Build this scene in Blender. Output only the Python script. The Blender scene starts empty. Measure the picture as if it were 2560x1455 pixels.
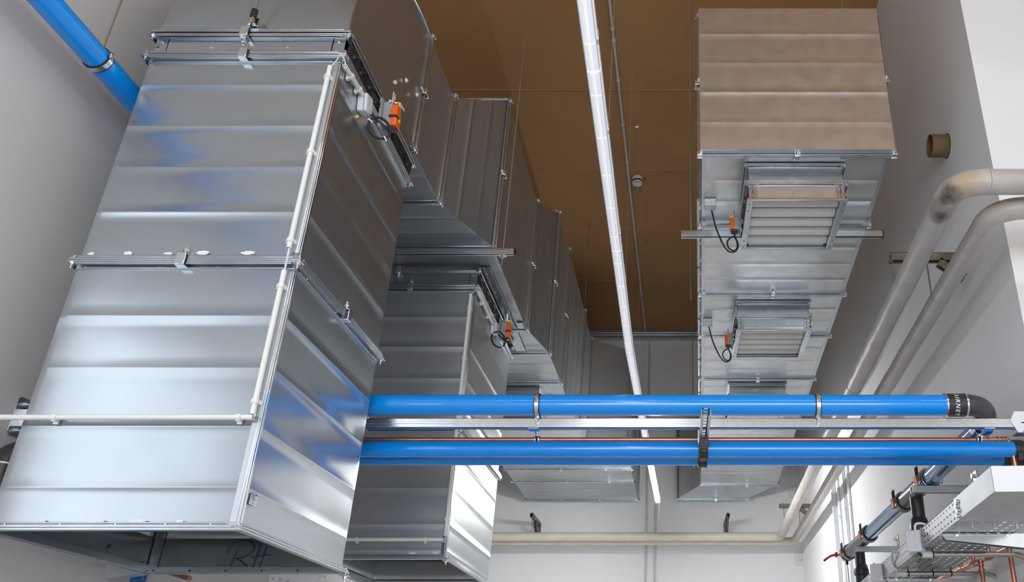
import bpy, bmesh, math, random
from mathutils import Vector as V, Matrix
R_ = random.Random(7)
sc = bpy.context.scene
COL = sc.collection
pi = math.pi

# ------------------------------------------------------------------ camera
FPX = 2124.4; CXP, CYP = 1695.0, 727.0; PITCH = math.radians(26.149); CAMZ = 1.6
cam_d = bpy.data.cameras.new('camera'); cam = bpy.data.objects.new('camera', cam_d); COL.objects.link(cam)
cam_d.sensor_fit = 'HORIZONTAL'; cam_d.sensor_width = 36.0; cam_d.lens = FPX / 2560 * 36.0
cam_d.shift_x = -(CXP - 1280) / 2560; cam_d.shift_y = (CYP - 727.5) / 2560
cam.location = (0, 0, CAMZ); cam.rotation_euler = (pi / 2 + PITCH, 0, 0)
cam_d.clip_start = .05; cam_d.clip_end = 100
sc.camera = cam
_c, _s = math.cos(PITCH), math.sin(PITCH)
def at(u, v, X=None, Y=None, Z=None):
    """the point on a known plane of the room that a measured sight line meets"""
    x = (u - CXP) / FPX; y = -(v - CYP) / FPX
    a = V((x, _c - _s * y, _s + _c * y))
    t = X / a.x if X is not None else Y / a.y if Y is not None else (Z - CAMZ) / a.z
    return V((0, 0, CAMZ)) + a * t

# ------------------------------------------------------------------ materials
MATS = {}
def mat(name, col, rough=.5, metal=0., noise=None, bump=None, spec=None, emit=None, estr=0., rvar=None, coat=0., voro=None):
    m = bpy.data.materials.new(name); m.use_nodes = True; nt = m.node_tree; N = nt.nodes; L = nt.links
    p = N['Principled BSDF']
    p.inputs['Base Color'].default_value = (*col, 1); p.inputs['Roughness'].default_value = rough
    p.inputs['Metallic'].default_value = metal
    if coat: p.inputs['Coat Weight'].default_value = coat; p.inputs['Coat Roughness'].default_value = .08
    if spec is not None: p.inputs['Specular IOR Level'].default_value = spec
    if emit: p.inputs['Emission Color'].default_value = (*emit, 1); p.inputs['Emission Strength'].default_value = estr
    if noise or bump or rvar or voro:
        tc = N.new('ShaderNodeTexCoord')
    def nz(scale, detail=4, stretch=None):
        n = N.new('ShaderNodeTexNoise'); n.inputs['Scale'].default_value = scale; n.inputs['Detail'].default_value = detail
        if stretch:
            mp = N.new('ShaderNodeMapping'); mp.inputs['Scale'].default_value = stretch
            L.new(tc.outputs['Object'], mp.inputs['Vector']); L.new(mp.outputs['Vector'], n.inputs['Vector'])
        else: L.new(tc.outputs['Object'], n.inputs['Vector'])
        return n
    if noise:
        sc_, col2, lo, hi = noise[:4]
        n = nz(sc_, 6, noise[4] if len(noise) > 4 else None)
        r = N.new('ShaderNodeValToRGB'); r.color_ramp.elements[0].position = lo; r.color_ramp.elements[1].position = hi
        r.color_ramp.elements[0].color = (*col, 1); r.color_ramp.elements[1].color = (*col2, 1)
        L.new(n.outputs['Fac'], r.inputs['Fac']); L.new(r.outputs['Color'], p.inputs['Base Color'])
    if rvar:
        n = nz(rvar[0], 5, rvar[3] if len(rvar) > 3 else None); mr = N.new('ShaderNodeMapRange')
        mr.inputs['From Min'].default_value = .1; mr.inputs['From Max'].default_value = .9
        mr.inputs['To Min'].default_value = rvar[1]; mr.inputs['To Max'].default_value = rvar[2]
        L.new(n.outputs['Fac'], mr.inputs['Value']); L.new(mr.outputs['Result'], p.inputs['Roughness'])
    if bump:
        n = nz(bump[0], 5); b = N.new('ShaderNodeBump'); b.inputs['Strength'].default_value = bump[1]; b.inputs['Distance'].default_value = bump[2]
        L.new(n.outputs['Fac'], b.inputs['Height']); L.new(b.outputs['Normal'], p.inputs['Normal'])
    MATS[name] = m
    return m
mat('galvanised_sheet', (.48, .512, .535), .24, .88, noise=(2.2, (.445, .477, .50), .35, .7), rvar=(5, .18, .30))
mat('galvanised_duct_right', (.62, .63, .64), .34, .92, noise=(9, (.54, .55, .56), .35, .7), rvar=(14, .28, .42))
mat('zinc_rail', (.54, .57, .59), .26, .95, noise=(14, (.45, .48, .51), .3, .7))
mat('galvanised_dull', (.50, .52, .53), .36, .86, noise=(2.2, (.46, .48, .495), .35, .7), rvar=(6, .32, .42))
mat('bright_zinc', (.80, .83, .86), .17, 1.0)
mat('zinc_strut', (.58, .62, .65), .3, .95, noise=(20, (.48, .52, .55), .3, .7, (1, 8, 8)))
mat('silver_rail', (.88, .89, .9), .2, 1.0, noise=(30, (.78, .79, .8), .45, .75))
mat('aged_steel', (.17, .145, .115), .5, .75, noise=(12, (.28, .25, .2), .4, .7))
mat('grey_steel_tube', (.50, .47, .43), .3, .95, noise=(9, (.38, .35, .32), .35, .7, (1, 6, 6)))
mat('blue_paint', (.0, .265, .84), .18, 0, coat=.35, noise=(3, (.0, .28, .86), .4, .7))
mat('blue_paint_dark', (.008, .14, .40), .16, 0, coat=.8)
mat('black_plastic', (.022, .021, .024), .38, noise=(8, (.035, .033, .037), .4, .7))
mat('black_rubber', (.012, .012, .012), .6)
mat('grey_black_elbow', (.05, .045, .052), .33, noise=(6, (.062, .056, .062), .4, .7))
mat('gear_plastic', (.018, .017, .018), .42)
mat('white_pvc', (.74, .73, .71), .38)
mat('grey_pvc', (.55, .55, .54), .42)
mat('light_grey_box', (.62, .63, .65), .45)
mat('beige_pvc', (.60, .60, .50), .45)
mat('copper', (.56, .25, .16), .34, .9, noise=(8, (.44, .20, .13), .45, .75))
mat('copper_dull', (.50, .21, .13), .36, .9)
mat('orange_plastic', (.85, .13, .012), .4)
mat('yellow_plastic', (.85, .55, .02), .4)
mat('grey_plastic', (.30, .31, .33), .5)
mat('red_plastic', (.48, .03, .03), .4)
mat('rust_rubber', (.36, .075, .03), .55)
mat('ink', (.012, .016, .09), .5)
mat('label_white', (.82, .83, .85), .5)
mat('label_blue', (.06, .33, .66), .5)
mat('label_dark', (.02, .022, .05), .5)
mat('lettering_white', (.75, .75, .75), .5)
mat('sealant', (.80, .76, .76), .6, noise=(60, (.70, .68, .68), .4, .6))
mat('cardboard', (.13, .085, .04), .8, noise=(14, (.18, .125, .06), .35, .7), bump=(80, .2, .003))
mat('yellow_tape', (.8, .7, .02), .5)
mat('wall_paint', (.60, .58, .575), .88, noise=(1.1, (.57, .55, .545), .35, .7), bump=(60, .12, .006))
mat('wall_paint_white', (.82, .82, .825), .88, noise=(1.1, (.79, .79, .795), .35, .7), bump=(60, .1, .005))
mat('floor_concrete', (.62, .61, .59), .45, noise=(2, (.55, .54, .53), .35, .7))
mat('plaster_plate', (.70, .70, .70), .7)
mat('insulation_jacket', (.47, .43, .40), .42, noise=(5, (.40, .365, .335), .4, .72), bump=(9, .5, .025))
mat('insulation_cream', (.62, .57, .47), .5, noise=(5, (.56, .50, .40), .4, .7), bump=(9, .2, .01))
mat('louvre_aluminium', (.74, .69, .665), .45, .1)
mat('coupling_steel', (.70, .68, .65), .3, .6)
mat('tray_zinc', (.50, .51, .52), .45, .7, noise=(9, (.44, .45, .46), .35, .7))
mat('tray_zinc_shaded', (.30, .31, .32), .4, .8, noise=(9, (.26, .27, .28), .35, .7))  # darker copy of the tray zinc, shades the underside against floor bounce
mat('blade_gap_shade', (.03, .03, .033), .6)  # near-black, shade of the grille neck put into the colour
mat('detector_white', (.75, .73, .70), .45)
mat('lamp_body', (.75, .76, .78), .45)
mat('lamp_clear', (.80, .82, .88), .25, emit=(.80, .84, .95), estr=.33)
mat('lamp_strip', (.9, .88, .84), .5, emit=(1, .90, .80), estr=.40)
mat('lamp_on', (.9, .9, .9), .4, emit=(.96, .98, 1), estr=235.0)
mat('lamp_on_near', (.9, .9, .9), .4, emit=(.96, .98, 1), estr=24.0)
mat('lamp_fill_row', (.9, .9, .9), .4, emit=(.96, .98, 1), estr=52.0)

def ceiling_material():
    m = bpy.data.materials.new('fibreboard_ceiling'); m.use_nodes = True; nt = m.node_tree; N = nt.nodes; L = nt.links
    p = N['Principled BSDF']; p.inputs['Roughness'].default_value = .75
    tc = N.new('ShaderNodeTexCoord')
    n = N.new('ShaderNodeTexNoise'); n.inputs['Scale'].default_value = .9; n.inputs['Detail'].default_value = 8
    L.new(tc.outputs['Object'], n.inputs['Vector'])
    r = N.new('ShaderNodeValToRGB'); r.color_ramp.elements[0].position = .3; r.color_ramp.elements[1].position = .75
    r.color_ramp.elements[0].color = (.38, .195, .072, 1); r.color_ramp.elements[1].color = (.44, .235, .092, 1)
    L.new(n.outputs['Fac'], r.inputs['Fac'])
    v = N.new('ShaderNodeTexNoise'); v.inputs['Scale'].default_value = 7; v.inputs['Detail'].default_value = 3
    L.new(tc.outputs['Object'], v.inputs['Vector'])
    r2 = N.new('ShaderNodeValToRGB'); r2.color_ramp.elements[0].position = .70; r2.color_ramp.elements[1].position = .80
    r2.color_ramp.elements[0].color = (0, 0, 0, 1); r2.color_ramp.elements[1].color = (.3, .3, .3, 1)
    L.new(v.outputs['Fac'], r2.inputs['Fac'])
    mx = N.new('ShaderNodeMix'); mx.data_type = 'RGBA'
    mx.inputs['B'].default_value = (.55, .36, .19, 1)
    L.new(r2.outputs['Color'], mx.inputs['Factor']); L.new(r.outputs['Color'], mx.inputs['A']); L.new(mx.outputs['Result'], p.inputs['Base Color'])
    MATS['fibreboard_ceiling'] = m
ceiling_material()

def stained_jacket():
    """pipe jacket with a scorched brown stain where the elbow meets the long run"""
    m = MATS['insulation_jacket'].copy(); m.name = 'insulation_jacket_stained'; nt = m.node_tree; N = nt.nodes; L = nt.links
    p = N['Principled BSDF']; src = p.inputs['Base Color'].links[0].from_socket
    g = N.new('ShaderNodeNewGeometry')
    def spot(c, rad, col, soft, prev):
        d = N.new('ShaderNodeVectorMath'); d.operation = 'DISTANCE'; d.inputs[1].default_value = c
        nz = N.new('ShaderNodeTexNoise'); nz.inputs['Scale'].default_value = 14; nz.inputs['Detail'].default_value = 6
        L.new(g.outputs['Position'], nz.inputs['Vector']); L.new(g.outputs['Position'], d.inputs[0])
        ad = N.new('ShaderNodeMath'); ad.operation = 'MULTIPLY_ADD'; ad.inputs[1].default_value = .10; L.new(nz.outputs['Fac'], ad.inputs[0]); L.new(d.outputs['Value'], ad.inputs[2])
        mr = N.new('ShaderNodeMapRange'); mr.inputs['From Min'].default_value = rad + soft; mr.inputs['From Max'].default_value = rad
        L.new(ad.outputs['Value'], mr.inputs['Value'])
        mx = N.new('ShaderNodeMix'); mx.data_type = 'RGBA'; mx.inputs['B'].default_value = (*col, 1)
        L.new(mr.outputs['Result'], mx.inputs['Factor']); L.new(prev, mx.inputs['A'])
        return mx.outputs['Result']
    o = spot(tuple(at(2395, 455, Z=3.72)), .10, (.40, .30, .18), .10, src)
    o = spot(tuple(at(2362, 500, Z=3.70)), .085, (.055, .04, .03), .06, o)
    o = spot(tuple(at(2345, 545, Z=3.70)), .075, (.075, .055, .042), .07, o)
    L.new(o, p.inputs['Base Color'])
    MATS['insulation_jacket_stained'] = m
stained_jacket()

# ------------------------------------------------------------------ mesh helper
def frame_of(d):
    d = d.normalized(); a = V((0, 0, 1)) if abs(d.z) < .9 else V((1, 0, 0))
    u = d.cross(a).normalized(); w = u.cross(d).normalized()
    return u, w
class MB:
    def __init__(self): self.v = []; self.f = []
    def add(self, vs, fs):
        o = len(self.v); self.v += [V(p) for p in vs]; self.f += [tuple(i + o for i in f) for f in fs]; return self
    def quad(self, a, b, c, d): return self.add([a, b, c, d], [(0, 1, 2, 3)])
    def poly(self, pts): return self.add(pts, [tuple(range(len(pts)))])
    def hexa(self, p):  # p: 4 bottom + 4 top
        return self.add(p, [(3, 2, 1, 0), (4, 5, 6, 7), (0, 1, 5, 4), (1, 2, 6, 5), (2, 3, 7, 6), (3, 0, 4, 7)])
    def box(self, a, b):
        x0, y0, z0 = a; x1, y1, z1 = b
        return self.hexa([(x0, y0, z0), (x1, y0, z0), (x1, y1, z0), (x0, y1, z0), (x0, y0, z1), (x1, y0, z1), (x1, y1, z1), (x0, y1, z1)])
    def cbox(self, c, s): c = V(c); h = V(s) / 2; return self.box(c - h, c + h)
    def obox(self, c, u, v, w, su, sv, sw):
        c = V(c); u = V(u).normalized() * su / 2; v = V(v).normalized() * sv / 2; w = V(w).normalized() * sw / 2
        return self.hexa([c - u - v - w, c + u - v - w, c + u + v - w, c - u + v - w, c - u - v + w, c + u - v + w, c + u + v + w, c - u + v + w])
    def prism(self, pts, off):
        n = len(pts); pts = [V(p) for p in pts]; off = V(off)
        return self.add(pts + [p + off for p in pts], [tuple(range(n))[::-1], tuple(range(n, 2 * n))] + [(i, (i + 1) % n, n + (i + 1) % n, n + i) for i in range(n)])
    def tube(self, path, r, seg=16, caps=True):
        path = [V(p) for p in path]; n = len(path); rs = r if isinstance(r, (list, tuple)) else [r] * n
        T = []
        for i in range(n):
            a = path[max(0, i - 1)]; b = path[min(n - 1, i + 1)]
            d = b - a
            if d.length < 1e-7: d = (T[-1] if T else V((0, 0, 1)))
            T.append(d.normalized())
        u, w = frame_of(T[0]); vs = []; pt = T[0]
        for i in range(n):
            q = pt.rotation_difference(T[i]); u = q @ u; w = q @ w; pt = T[i]
            vs += [path[i] + (u * math.cos(2 * pi * k / seg) + w * math.sin(2 * pi * k / seg)) * rs[i] for k in range(seg)]
        fs = [(i * seg + k, i * seg + (k + 1) % seg, (i + 1) * seg + (k + 1) % seg, (i + 1) * seg + k) for i in range(n - 1) for k in range(seg)]
        if caps: fs += [tuple(range(seg))[::-1], tuple((n - 1) * seg + k for k in range(seg))]
        return self.add(vs, fs)
    def cyl(self, a, b, r, seg=16, r2=None): return self.tube([a, b], [r, r if r2 is None else r2], seg)
    def pipe(self, a, b, ro, ri, seg=24):  # hollow
        a, b = V(a), V(b); u, w = frame_of(b - a)
        vs = []
        for c, r in ((a, ro), (b, ro), (b, ri), (a, ri)):
            vs += [c + (u * math.cos(2 * pi * k / seg) + w * math.sin(2 * pi * k / seg)) * r for k in range(seg)]
        return self.add(vs, [(j * seg + k, j * seg + (k + 1) % seg, ((j + 1) % 4) * seg + (k + 1) % seg, ((j + 1) % 4) * seg + k) for j in range(4) for k in range(seg)])
    def arcband(self, c, ax, r, w, th, a0, a1, ref, seg=24):
        """band of width w and thickness th round axis ax, from angle a0 to a1 measured from ref"""
        c = V(c); ax = V(ax).normalized(); u = (V(ref) - ax * V(ref).dot(ax)).normalized(); v = ax.cross(u)
        vs = []; fs = []
        for k in range(seg + 1):
            t = a0 + (a1 - a0) * k / seg; d = u * math.cos(t) + v * math.sin(t)
            vs += [c + d * r - ax * w / 2, c + d * r + ax * w / 2, c + d * (r + th) + ax * w / 2, c + d * (r + th) - ax * w / 2]
        for k in range(seg):
            for j in range(4): fs.append((k * 4 + j, k * 4 + (j + 1) % 4, k * 4 + 4 + (j + 1) % 4, k * 4 + 4 + j))
        fs += [(0, 1, 2, 3), (seg * 4 + 3, seg * 4 + 2, seg * 4 + 1, seg * 4)]
        return self.add(vs, fs)
    def build(self, name, m, parent=None, bev=0, ang=38, smooth=True):
        me = bpy.data.meshes.new(name)
        if parent is not None: o0 = V(parent['_w'])
        else:
            n = len(self.v); o0 = V((sum(p.x for p in self.v) / n, sum(p.y for p in self.v) / n, min(p.z for p in self.v)))
        me.from_pydata([p - o0 for p in self.v], [], self.f); me.validate()
        bm = bmesh.new(); bm.from_mesh(me); bmesh.ops.recalc_face_normals(bm, faces=bm.faces); bm.to_mesh(me); bm.free()
        if smooth:
            me.polygons.foreach_set('use_smooth', [True] * len(me.polygons)); me.set_sharp_from_angle(angle=math.radians(ang))
        me.materials.append(MATS[m])
        ob = bpy.data.objects.new(name, me); COL.objects.link(ob)
        ob['_w'] = tuple(o0)
        if parent is not None: ob.parent = parent
        else: ob.location = o0
        if bev:
            b = ob.modifiers.new('bevel', 'BEVEL'); b.width = bev; b.segments = 2; b.limit_method = 'ANGLE'; b.angle_limit = math.radians(40)
        return ob
def thing(name, label, cat, loc, group=None):
    o = bpy.data.objects.new(name, None); COL.objects.link(o); o.location = loc; o['_w'] = tuple(loc); o.empty_display_size = .1
    o['label'] = label; o['category'] = cat
    if group: o['group'] = group
    return o
def tag(o, label, cat, group=None):
    o['label'] = label; o['category'] = cat
    if group: o['group'] = group
    return o
def struct(o): o['kind'] = 'structure'; return o
def lerp(a, b, t): return V(a) + (V(b) - V(a)) * t
def smooth_path(pts, rad, n=8):
    """polyline with its corners rounded to radius rad"""
    pts = [V(p) for p in pts]; out = [pts[0]]
    for i in range(1, len(pts) - 1):
        a, b, c = pts[i - 1], pts[i], pts[i + 1]
        d1 = (a - b); d2 = (c - b); k1 = min(rad, d1.length * .49); k2 = min(rad, d2.length * .49)
        p0 = b + d1.normalized() * k1; p2 = b + d2.normalized() * k2
        for j in range(n + 1):
            t = j / n; out.append(p0 * (1 - t) ** 2 + b * 2 * t * (1 - t) + p2 * t * t)
    out.append(pts[-1]); return out
def spline(pts, n=8):
    pts = [V(p) for p in pts]; P = [pts[0] * 2 - pts[1]] + pts + [pts[-1] * 2 - pts[-2]]; out = []
    for i in range(1, len(P) - 2):
        for j in range(n):
            t = j / n; a, b, c, d = P[i - 1], P[i], P[i + 1], P[i + 2]
            out.append(.5 * ((2 * b) + (c - a) * t + (2 * a - 5 * b + 4 * c - d) * t * t + (3 * b - a - 3 * c + d) * t ** 3))
    out.append(pts[-1]); return out

# ------------------------------------------------------------------ the room
ZC = 7.2; YB = 12.95; XL = -2.52
XR0, YR0, XR1 = 1.752, 3.94, 1.84      # right wall: near edge and back corner
YF = -6.5; XRF = 4.6
def panel(name, pts, m, off):
    return struct(MB().prism(pts, off).build(name, m, smooth=False))
panel('floor', [(XL - .5, YF - .1, 0), (XRF + .1, YF - .1, 0), (XRF + .1, YB + .1, 0), (XL - .5, YB + .1, 0)], 'floor_concrete', (0, 0, -.1))
# ceiling of fibreboards with shallow joints
mb = MB(); ys = [YF - .1] + [6.807 + 1.416 * k for k in range(-9, 5)] + [YB + .1]; ys = sorted(y for y in ys if YF - .11 <= y <= YB + .11)
for a, b in zip(ys[:-1], ys[1:]):
    mb.box((XL - .5, a + .004, ZC), (XRF + .1, b - .004, ZC + .02))
mb.box((XL - .5, YF - .1, ZC + .02), (XRF + .1, YB + .1, ZC + .1))
struct(mb.build('ceiling', 'fibreboard_ceiling', bev=.004))
mb = MB()
for k in range(-1, 5):
    y = 6.807 + 1.416 * k
    mb.box((XL, y - .012, ZC - .006), (2.0, y + .012, ZC + .003))
struct(mb.build('trim_1', 'fibreboard_ceiling', bev=.003))
# left wall with a window added beside the camera to brighten the foremost duct
ly0, ly1, lz0, lz1 = .0, 2.35, 1.9, 3.5
mb = MB(); xo = XL - .5; YS = 3.6; XLB = -2.82
mb.box((xo, YF, 0), (XL, YS, lz0)); mb.box((xo, YF, lz1), (XL, YS, ZC)); mb.box((xo, YF, lz0), (XL, ly0, lz1)); mb.box((xo, ly1, lz0), (XL, YS, lz1))
mb.hexa([(xo, YS, 0), (XL, YS, 0), (XLB, YB, 0), (xo, YB, 0), (xo, YS, ZC), (XL, YS, ZC), (XLB, YB, ZC), (xo, YB, ZC)])
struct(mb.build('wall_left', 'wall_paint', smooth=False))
mb = MB()
for y in (ly0 + .03, ly1 - .03): mb.box((XL - .16, y - .03, lz0), (XL - .10, y + .03, lz1))
for z in (lz0 + .03, lz1 - .03): mb.box((XL - .16, ly0, z - .03), (XL - .10, ly1, z + .03))
struct(mb.build('added_window_2', 'lamp_body', smooth=False))
panel('wall_back', [(XL - .5, YB, 0), (XRF, YB, 0), (XRF, YB, ZC), (XL - .5, YB, ZC)], 'wall_paint_white', (0, .12, 0))
wr = MB().hexa([(XR0, YR0, 0), (XRF, YR0, 0), (XRF, YB, 0), (XR1, YB, 0), (XR0, YR0, ZC), (XRF, YR0, ZC), (XRF, YB, ZC), (XR1, YB, ZC)])
struct(wr.build('wall_right', 'wall_paint_white', smooth=False))
panel('wall_near', [(XRF, YF, 0), (XRF, YR0, 0), (XRF, YR0, ZC), (XRF, YF, ZC)], 'wall_paint_white', (.12, 0, 0))
# wall behind the camera with a wide window added for its light
wx0, wx1, wz0, wz1 = -2.0, 3.6, .8, 3.3
mb = MB()
mb.box((XL, YF - .15, 0), (XRF, YF, wz0)); mb.box((XL, YF - .15, wz1), (XRF, YF, ZC))
mb.box((XL, YF - .15, wz0), (wx0, YF, wz1)); mb.box((wx1, YF - .15, wz0), (XRF, YF, wz1))
struct(mb.build('wall_front', 'wall_paint_white', smooth=False))
mb = MB()
for k in range(5):
    x = wx0 + (wx1 - wx0) * k / 4; mb.box((x - .03, YF - .1, wz0), (x + .03, YF - .04, wz1))
for z in (wz0 + .03, (wz0 + wz1) / 2, wz1 - .03): mb.box((wx0, YF - .1, z - .03), (wx1, YF - .04, z + .03))
wf = struct(mb.build('added_window_1', 'lamp_body', smooth=False))
# steel channel where the ceiling meets the back wall
mb = MB(); mb.box((XLB, YB - .10, ZC - .15), (XR1, YB, ZC - .002)); mb.box((XLB, YB - .13, ZC - .16), (XR1, YB, ZC - .148))
mb.box((XLB, YB - .115, ZC - .06), (XR1, YB - .1, ZC - .05)); mb.box((XLB, YB - .115, ZC - .10), (XR1, YB - .1, ZC - .09))
struct(mb.build('trim_2', 'zinc_strut', smooth=False))

# ------------------------------------------------------------------ duct kit
def bolt(parent, p, d, L=.05, m='bright_zinc', name='corner_bolt'):
    d = V(d).normalized(); p = V(p); mb = MB()
    mb.cyl(p - d * L * .45, p + d * L * .55, .0042, 10); mb.cyl(p - d * .016, p - d * .008, .0095, 6); mb.cyl(p + d * .008, p + d * .017, .0095, 6)
    return mb.build(name, m, parent)
def shell(mb, A, B, nb, seed=0, amp=.0016, tilt=.0011, ridge=.003, sides=(0, 1, 2, 3), pos=None):
    rn = random.Random(seed); A = [V(p) for p in A]; B = [V(p) for p in B]; cen = sum(A + B, V()) / 8
    for i in sides:
        a0, a1, b0, b1 = A[i], A[(i + 1) % 4], B[i], B[(i + 1) % 4]
        n = (a1 - a0).cross(b0 - a0).normalized()
        if n.dot((a0 + a1 + b0 + b1) / 4 - cen) < 0: n = -n
        L = ((b0 + b1) / 2 - (a0 + a1) / 2).length; dt = .008 / L
        st = [(0, 0)]; cuts = [0] + (pos if pos else [(k + 1) / (nb + 1) for k in range(nb)]) + [1]
        for k in range(len(cuts) - 1):
            t0, t1 = cuts[k], cuts[k + 1]; tl = rn.uniform(.5, 1) * tilt * rn.choice((-1, 1, 1)); am = amp * rn.uniform(.2, 1)
            if k: t0 += dt
            if k < len(cuts) - 2: t1 -= dt
            for j in range(6):
                s = j / 5; st.append((t0 + (t1 - t0) * s, am * math.sin(pi * s) + tl * (s - .5) * 2))
            if k < len(cuts) - 2: st.append((cuts[k + 1] - dt * .4, ridge * .8)); st.append((cuts[k + 1] + dt * .4, ridge * .8))
        st.append((1, 0)); st = [q for j, q in enumerate(st) if j == 0 or q[0] - st[j - 1][0] > 1e-6 or j == len(st) - 1]
        W = [(0, 0), (.006, .9), (.03, 1), (.5, 1.1), (.97, 1), (.994, .9), (1, 0)]
        vs = []
        for t, o in st:
            for s, w in W: vs.append(lerp(lerp(a0, b0, t), lerp(a1, b1, t), s) + n * o * w)
        m = len(W)
        mb.add(vs, [(r * m + c, r * m + c + 1, (r + 1) * m + c + 1, (r + 1) * m + c) for r in range(len(st) - 1) for c in range(m - 1)])
def ring(mb, rect, d, w=.03, h=.026, up=.009):
    """flange of angle rail round a duct end; d points into the section"""
    rect = [V(p) for p in rect]; d = V(d).normalized(); cen = sum(rect, V()) / 4
    for i in range(4):
        a, b = rect[i], rect[(i + 1) % 4]; u = (b - a).normalized(); n = u.cross(d)
        if n.dot((a + b) / 2 - cen) < 0: n = -n
        c = (a + b) / 2; L = (b - a).length
        mb.obox(c + n * .003 + d * w / 2, u, d, n, L - .002, w, .008)
        mb.obox(c + n * h / 2 + d * up / 2, u, d, n, L + (2 * h if i % 2 == 0 else -.0004), up, h)
        mb.obox(c + n * (h - .002) + d * (up + .0045), u, d, n, L - .01, .009, .004)
        mb.obox(c + n * .008 + d * (w - .004), u, d, n, L - .06, .006, .006)
def fclamp(parent, p, d, n, s=1.0):
    """U clamp that squeezes two flanges, with its screw; d along the duct, n outward"""
    p = V(p); d = V(d).normalized(); n = V(n).normalized(); u = d.cross(n)
    mb = MB()
    mb.obox(p + n * .036 * s, u, d, n, .036 * s, .05 * s, .005)
    for sg in (-1, 1): mb.obox(p + n * .018 * s + d * sg * .024 * s, u, d, n, .036 * s, .004, .036 * s)
    o = mb.build('flange_clamp', 'bright_zinc', parent, bev=.002)
    q = p + n * .016 * s + d * .034 * s; mb = MB(); mb.cyl(q - d * .03 * s, q + d * .03 * s, .005 * s, 8); mb.cyl(q + d * .004, q + d * .014, .011 * s, 6)
    mb.build('clamp_screw', 'bright_zinc', o)
    return o
def section(label, A, B, nb, group, ra=True, rb=True, bolts=(), clamps=(), m='galvanised_sheet', seed=0, sides=(0, 1, 2, 3), pos=None, cap=None, name='duct_section', amp=.0014, tilt=.0011, rivets=()):
    A = [V(p) for p in A]; B = [V(p) for p in B]; ca = sum(A, V()) / 4; cb = sum(B, V()) / 4; d = (cb - ca).normalized()
    root = thing(name, label, 'duct', V(((ca.x + cb.x) / 2, (ca.y + cb.y) / 2, min(p.z for p in A + B))), group)
    mb = MB(); shell(mb, A, B, nb, seed, amp, tilt, sides=sides, pos=pos); mb.build('duct_shell', m, root, ang=60)
    def axis(rc):
        rc = [V(p) for p in rc]; nn = (rc[1] - rc[0]).cross(rc[2] - rc[1]).normalized()
        return nn if nn.dot(d) > 0 else -nn
    if ra: mb = MB(); ring(mb, A, axis(A)); mb.build('flange_rail', 'zinc_rail', root, bev=.0015)
    if rb: mb = MB(); ring(mb, B, -axis(B)); mb.build('flange_rail', 'zinc_rail', root, bev=.0015)
    for e, k in bolts:
        rc = A if e == 0 else B; ax = axis(rc); c = (ca if e == 0 else cb); q = rc[k]
        o1 = (rc[(k + 1) % 4] - q).normalized(); o2 = (rc[k - 1] - q).normalized(); q = q - (o1 + o2) * .014
        b = bolt(root, q, ax, .055)
        mb = MB(); mb.obox(q + ax * .008, o1, o2, ax, .034, .034, .004); mb.build('corner_plate', 'bright_zinc', b, bev=.002)
    for e, i, s in clamps:
        rc = A if e == 0 else B; ax = axis(rc); a, b = rc[i], rc[(i + 1) % 4]; n = (b - a).normalized().cross(ax); cc = ca if e == 0 else cb
        if n.dot((a + b) / 2 - cc) < 0: n = -n
        fclamp(root, lerp(a, b, s), ax if e == 1 else -ax, n)
    for e, i, ss in rivets:
        rc = A if e == 0 else B; ax = axis(rc) * (1 if e == 0 else -1); a, b = rc[i], rc[(i + 1) % 4]; n = (b - a).normalized().cross(ax); cc = ca if e == 0 else cb
        if n.dot((a + b) / 2 - cc) < 0: n = -n
        for s in ss:
            q = lerp(a, b, s) + ax * .02; MB().cyl(q + n * .005, q + n * .011, .0055, 8, .004).build('rivet', 'bright_zinc', root)
    return root
def rect_xy(x0, x1, y0, y1, z): return [V((x0, y0, z)), V((x1, y0, z)), V((x1, y1, z)), V((x0, y1, z))]   # 0 front,1 right,2 back,3 left
def rect_xz(x0, x1, z0, z1, y): return [V((x0, y, z0)), V((x1, y, z0)), V((x1, y, z1)), V((x0, y, z1))]   # 0 bottom,1 right,2 top,3 left
def gear(parent, c, ax, r=.05, teeth=26, th=.016):
    c = V(c); ax = V(ax).normalized(); u, w = frame_of(ax); mb = MB(); pts = []
    for k in range(teeth * 4):
        rr = r if k % 4 in (0, 1) else r * .91
        t = 2 * pi * k / (teeth * 4); pts.append(c + (u * math.cos(t) + w * math.sin(t)) * rr - ax * th / 2)
    mb.prism(pts, ax * th); mb.cyl(c, c + ax * (th / 2 + .008), r * .42, 16, r * .36)
    mb.obox(c + ax * (th / 2 + .012), u, w, ax, r * .3, r * .3, .016)
    return mb.build('gear_wheel', 'gear_plastic', parent)
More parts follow.
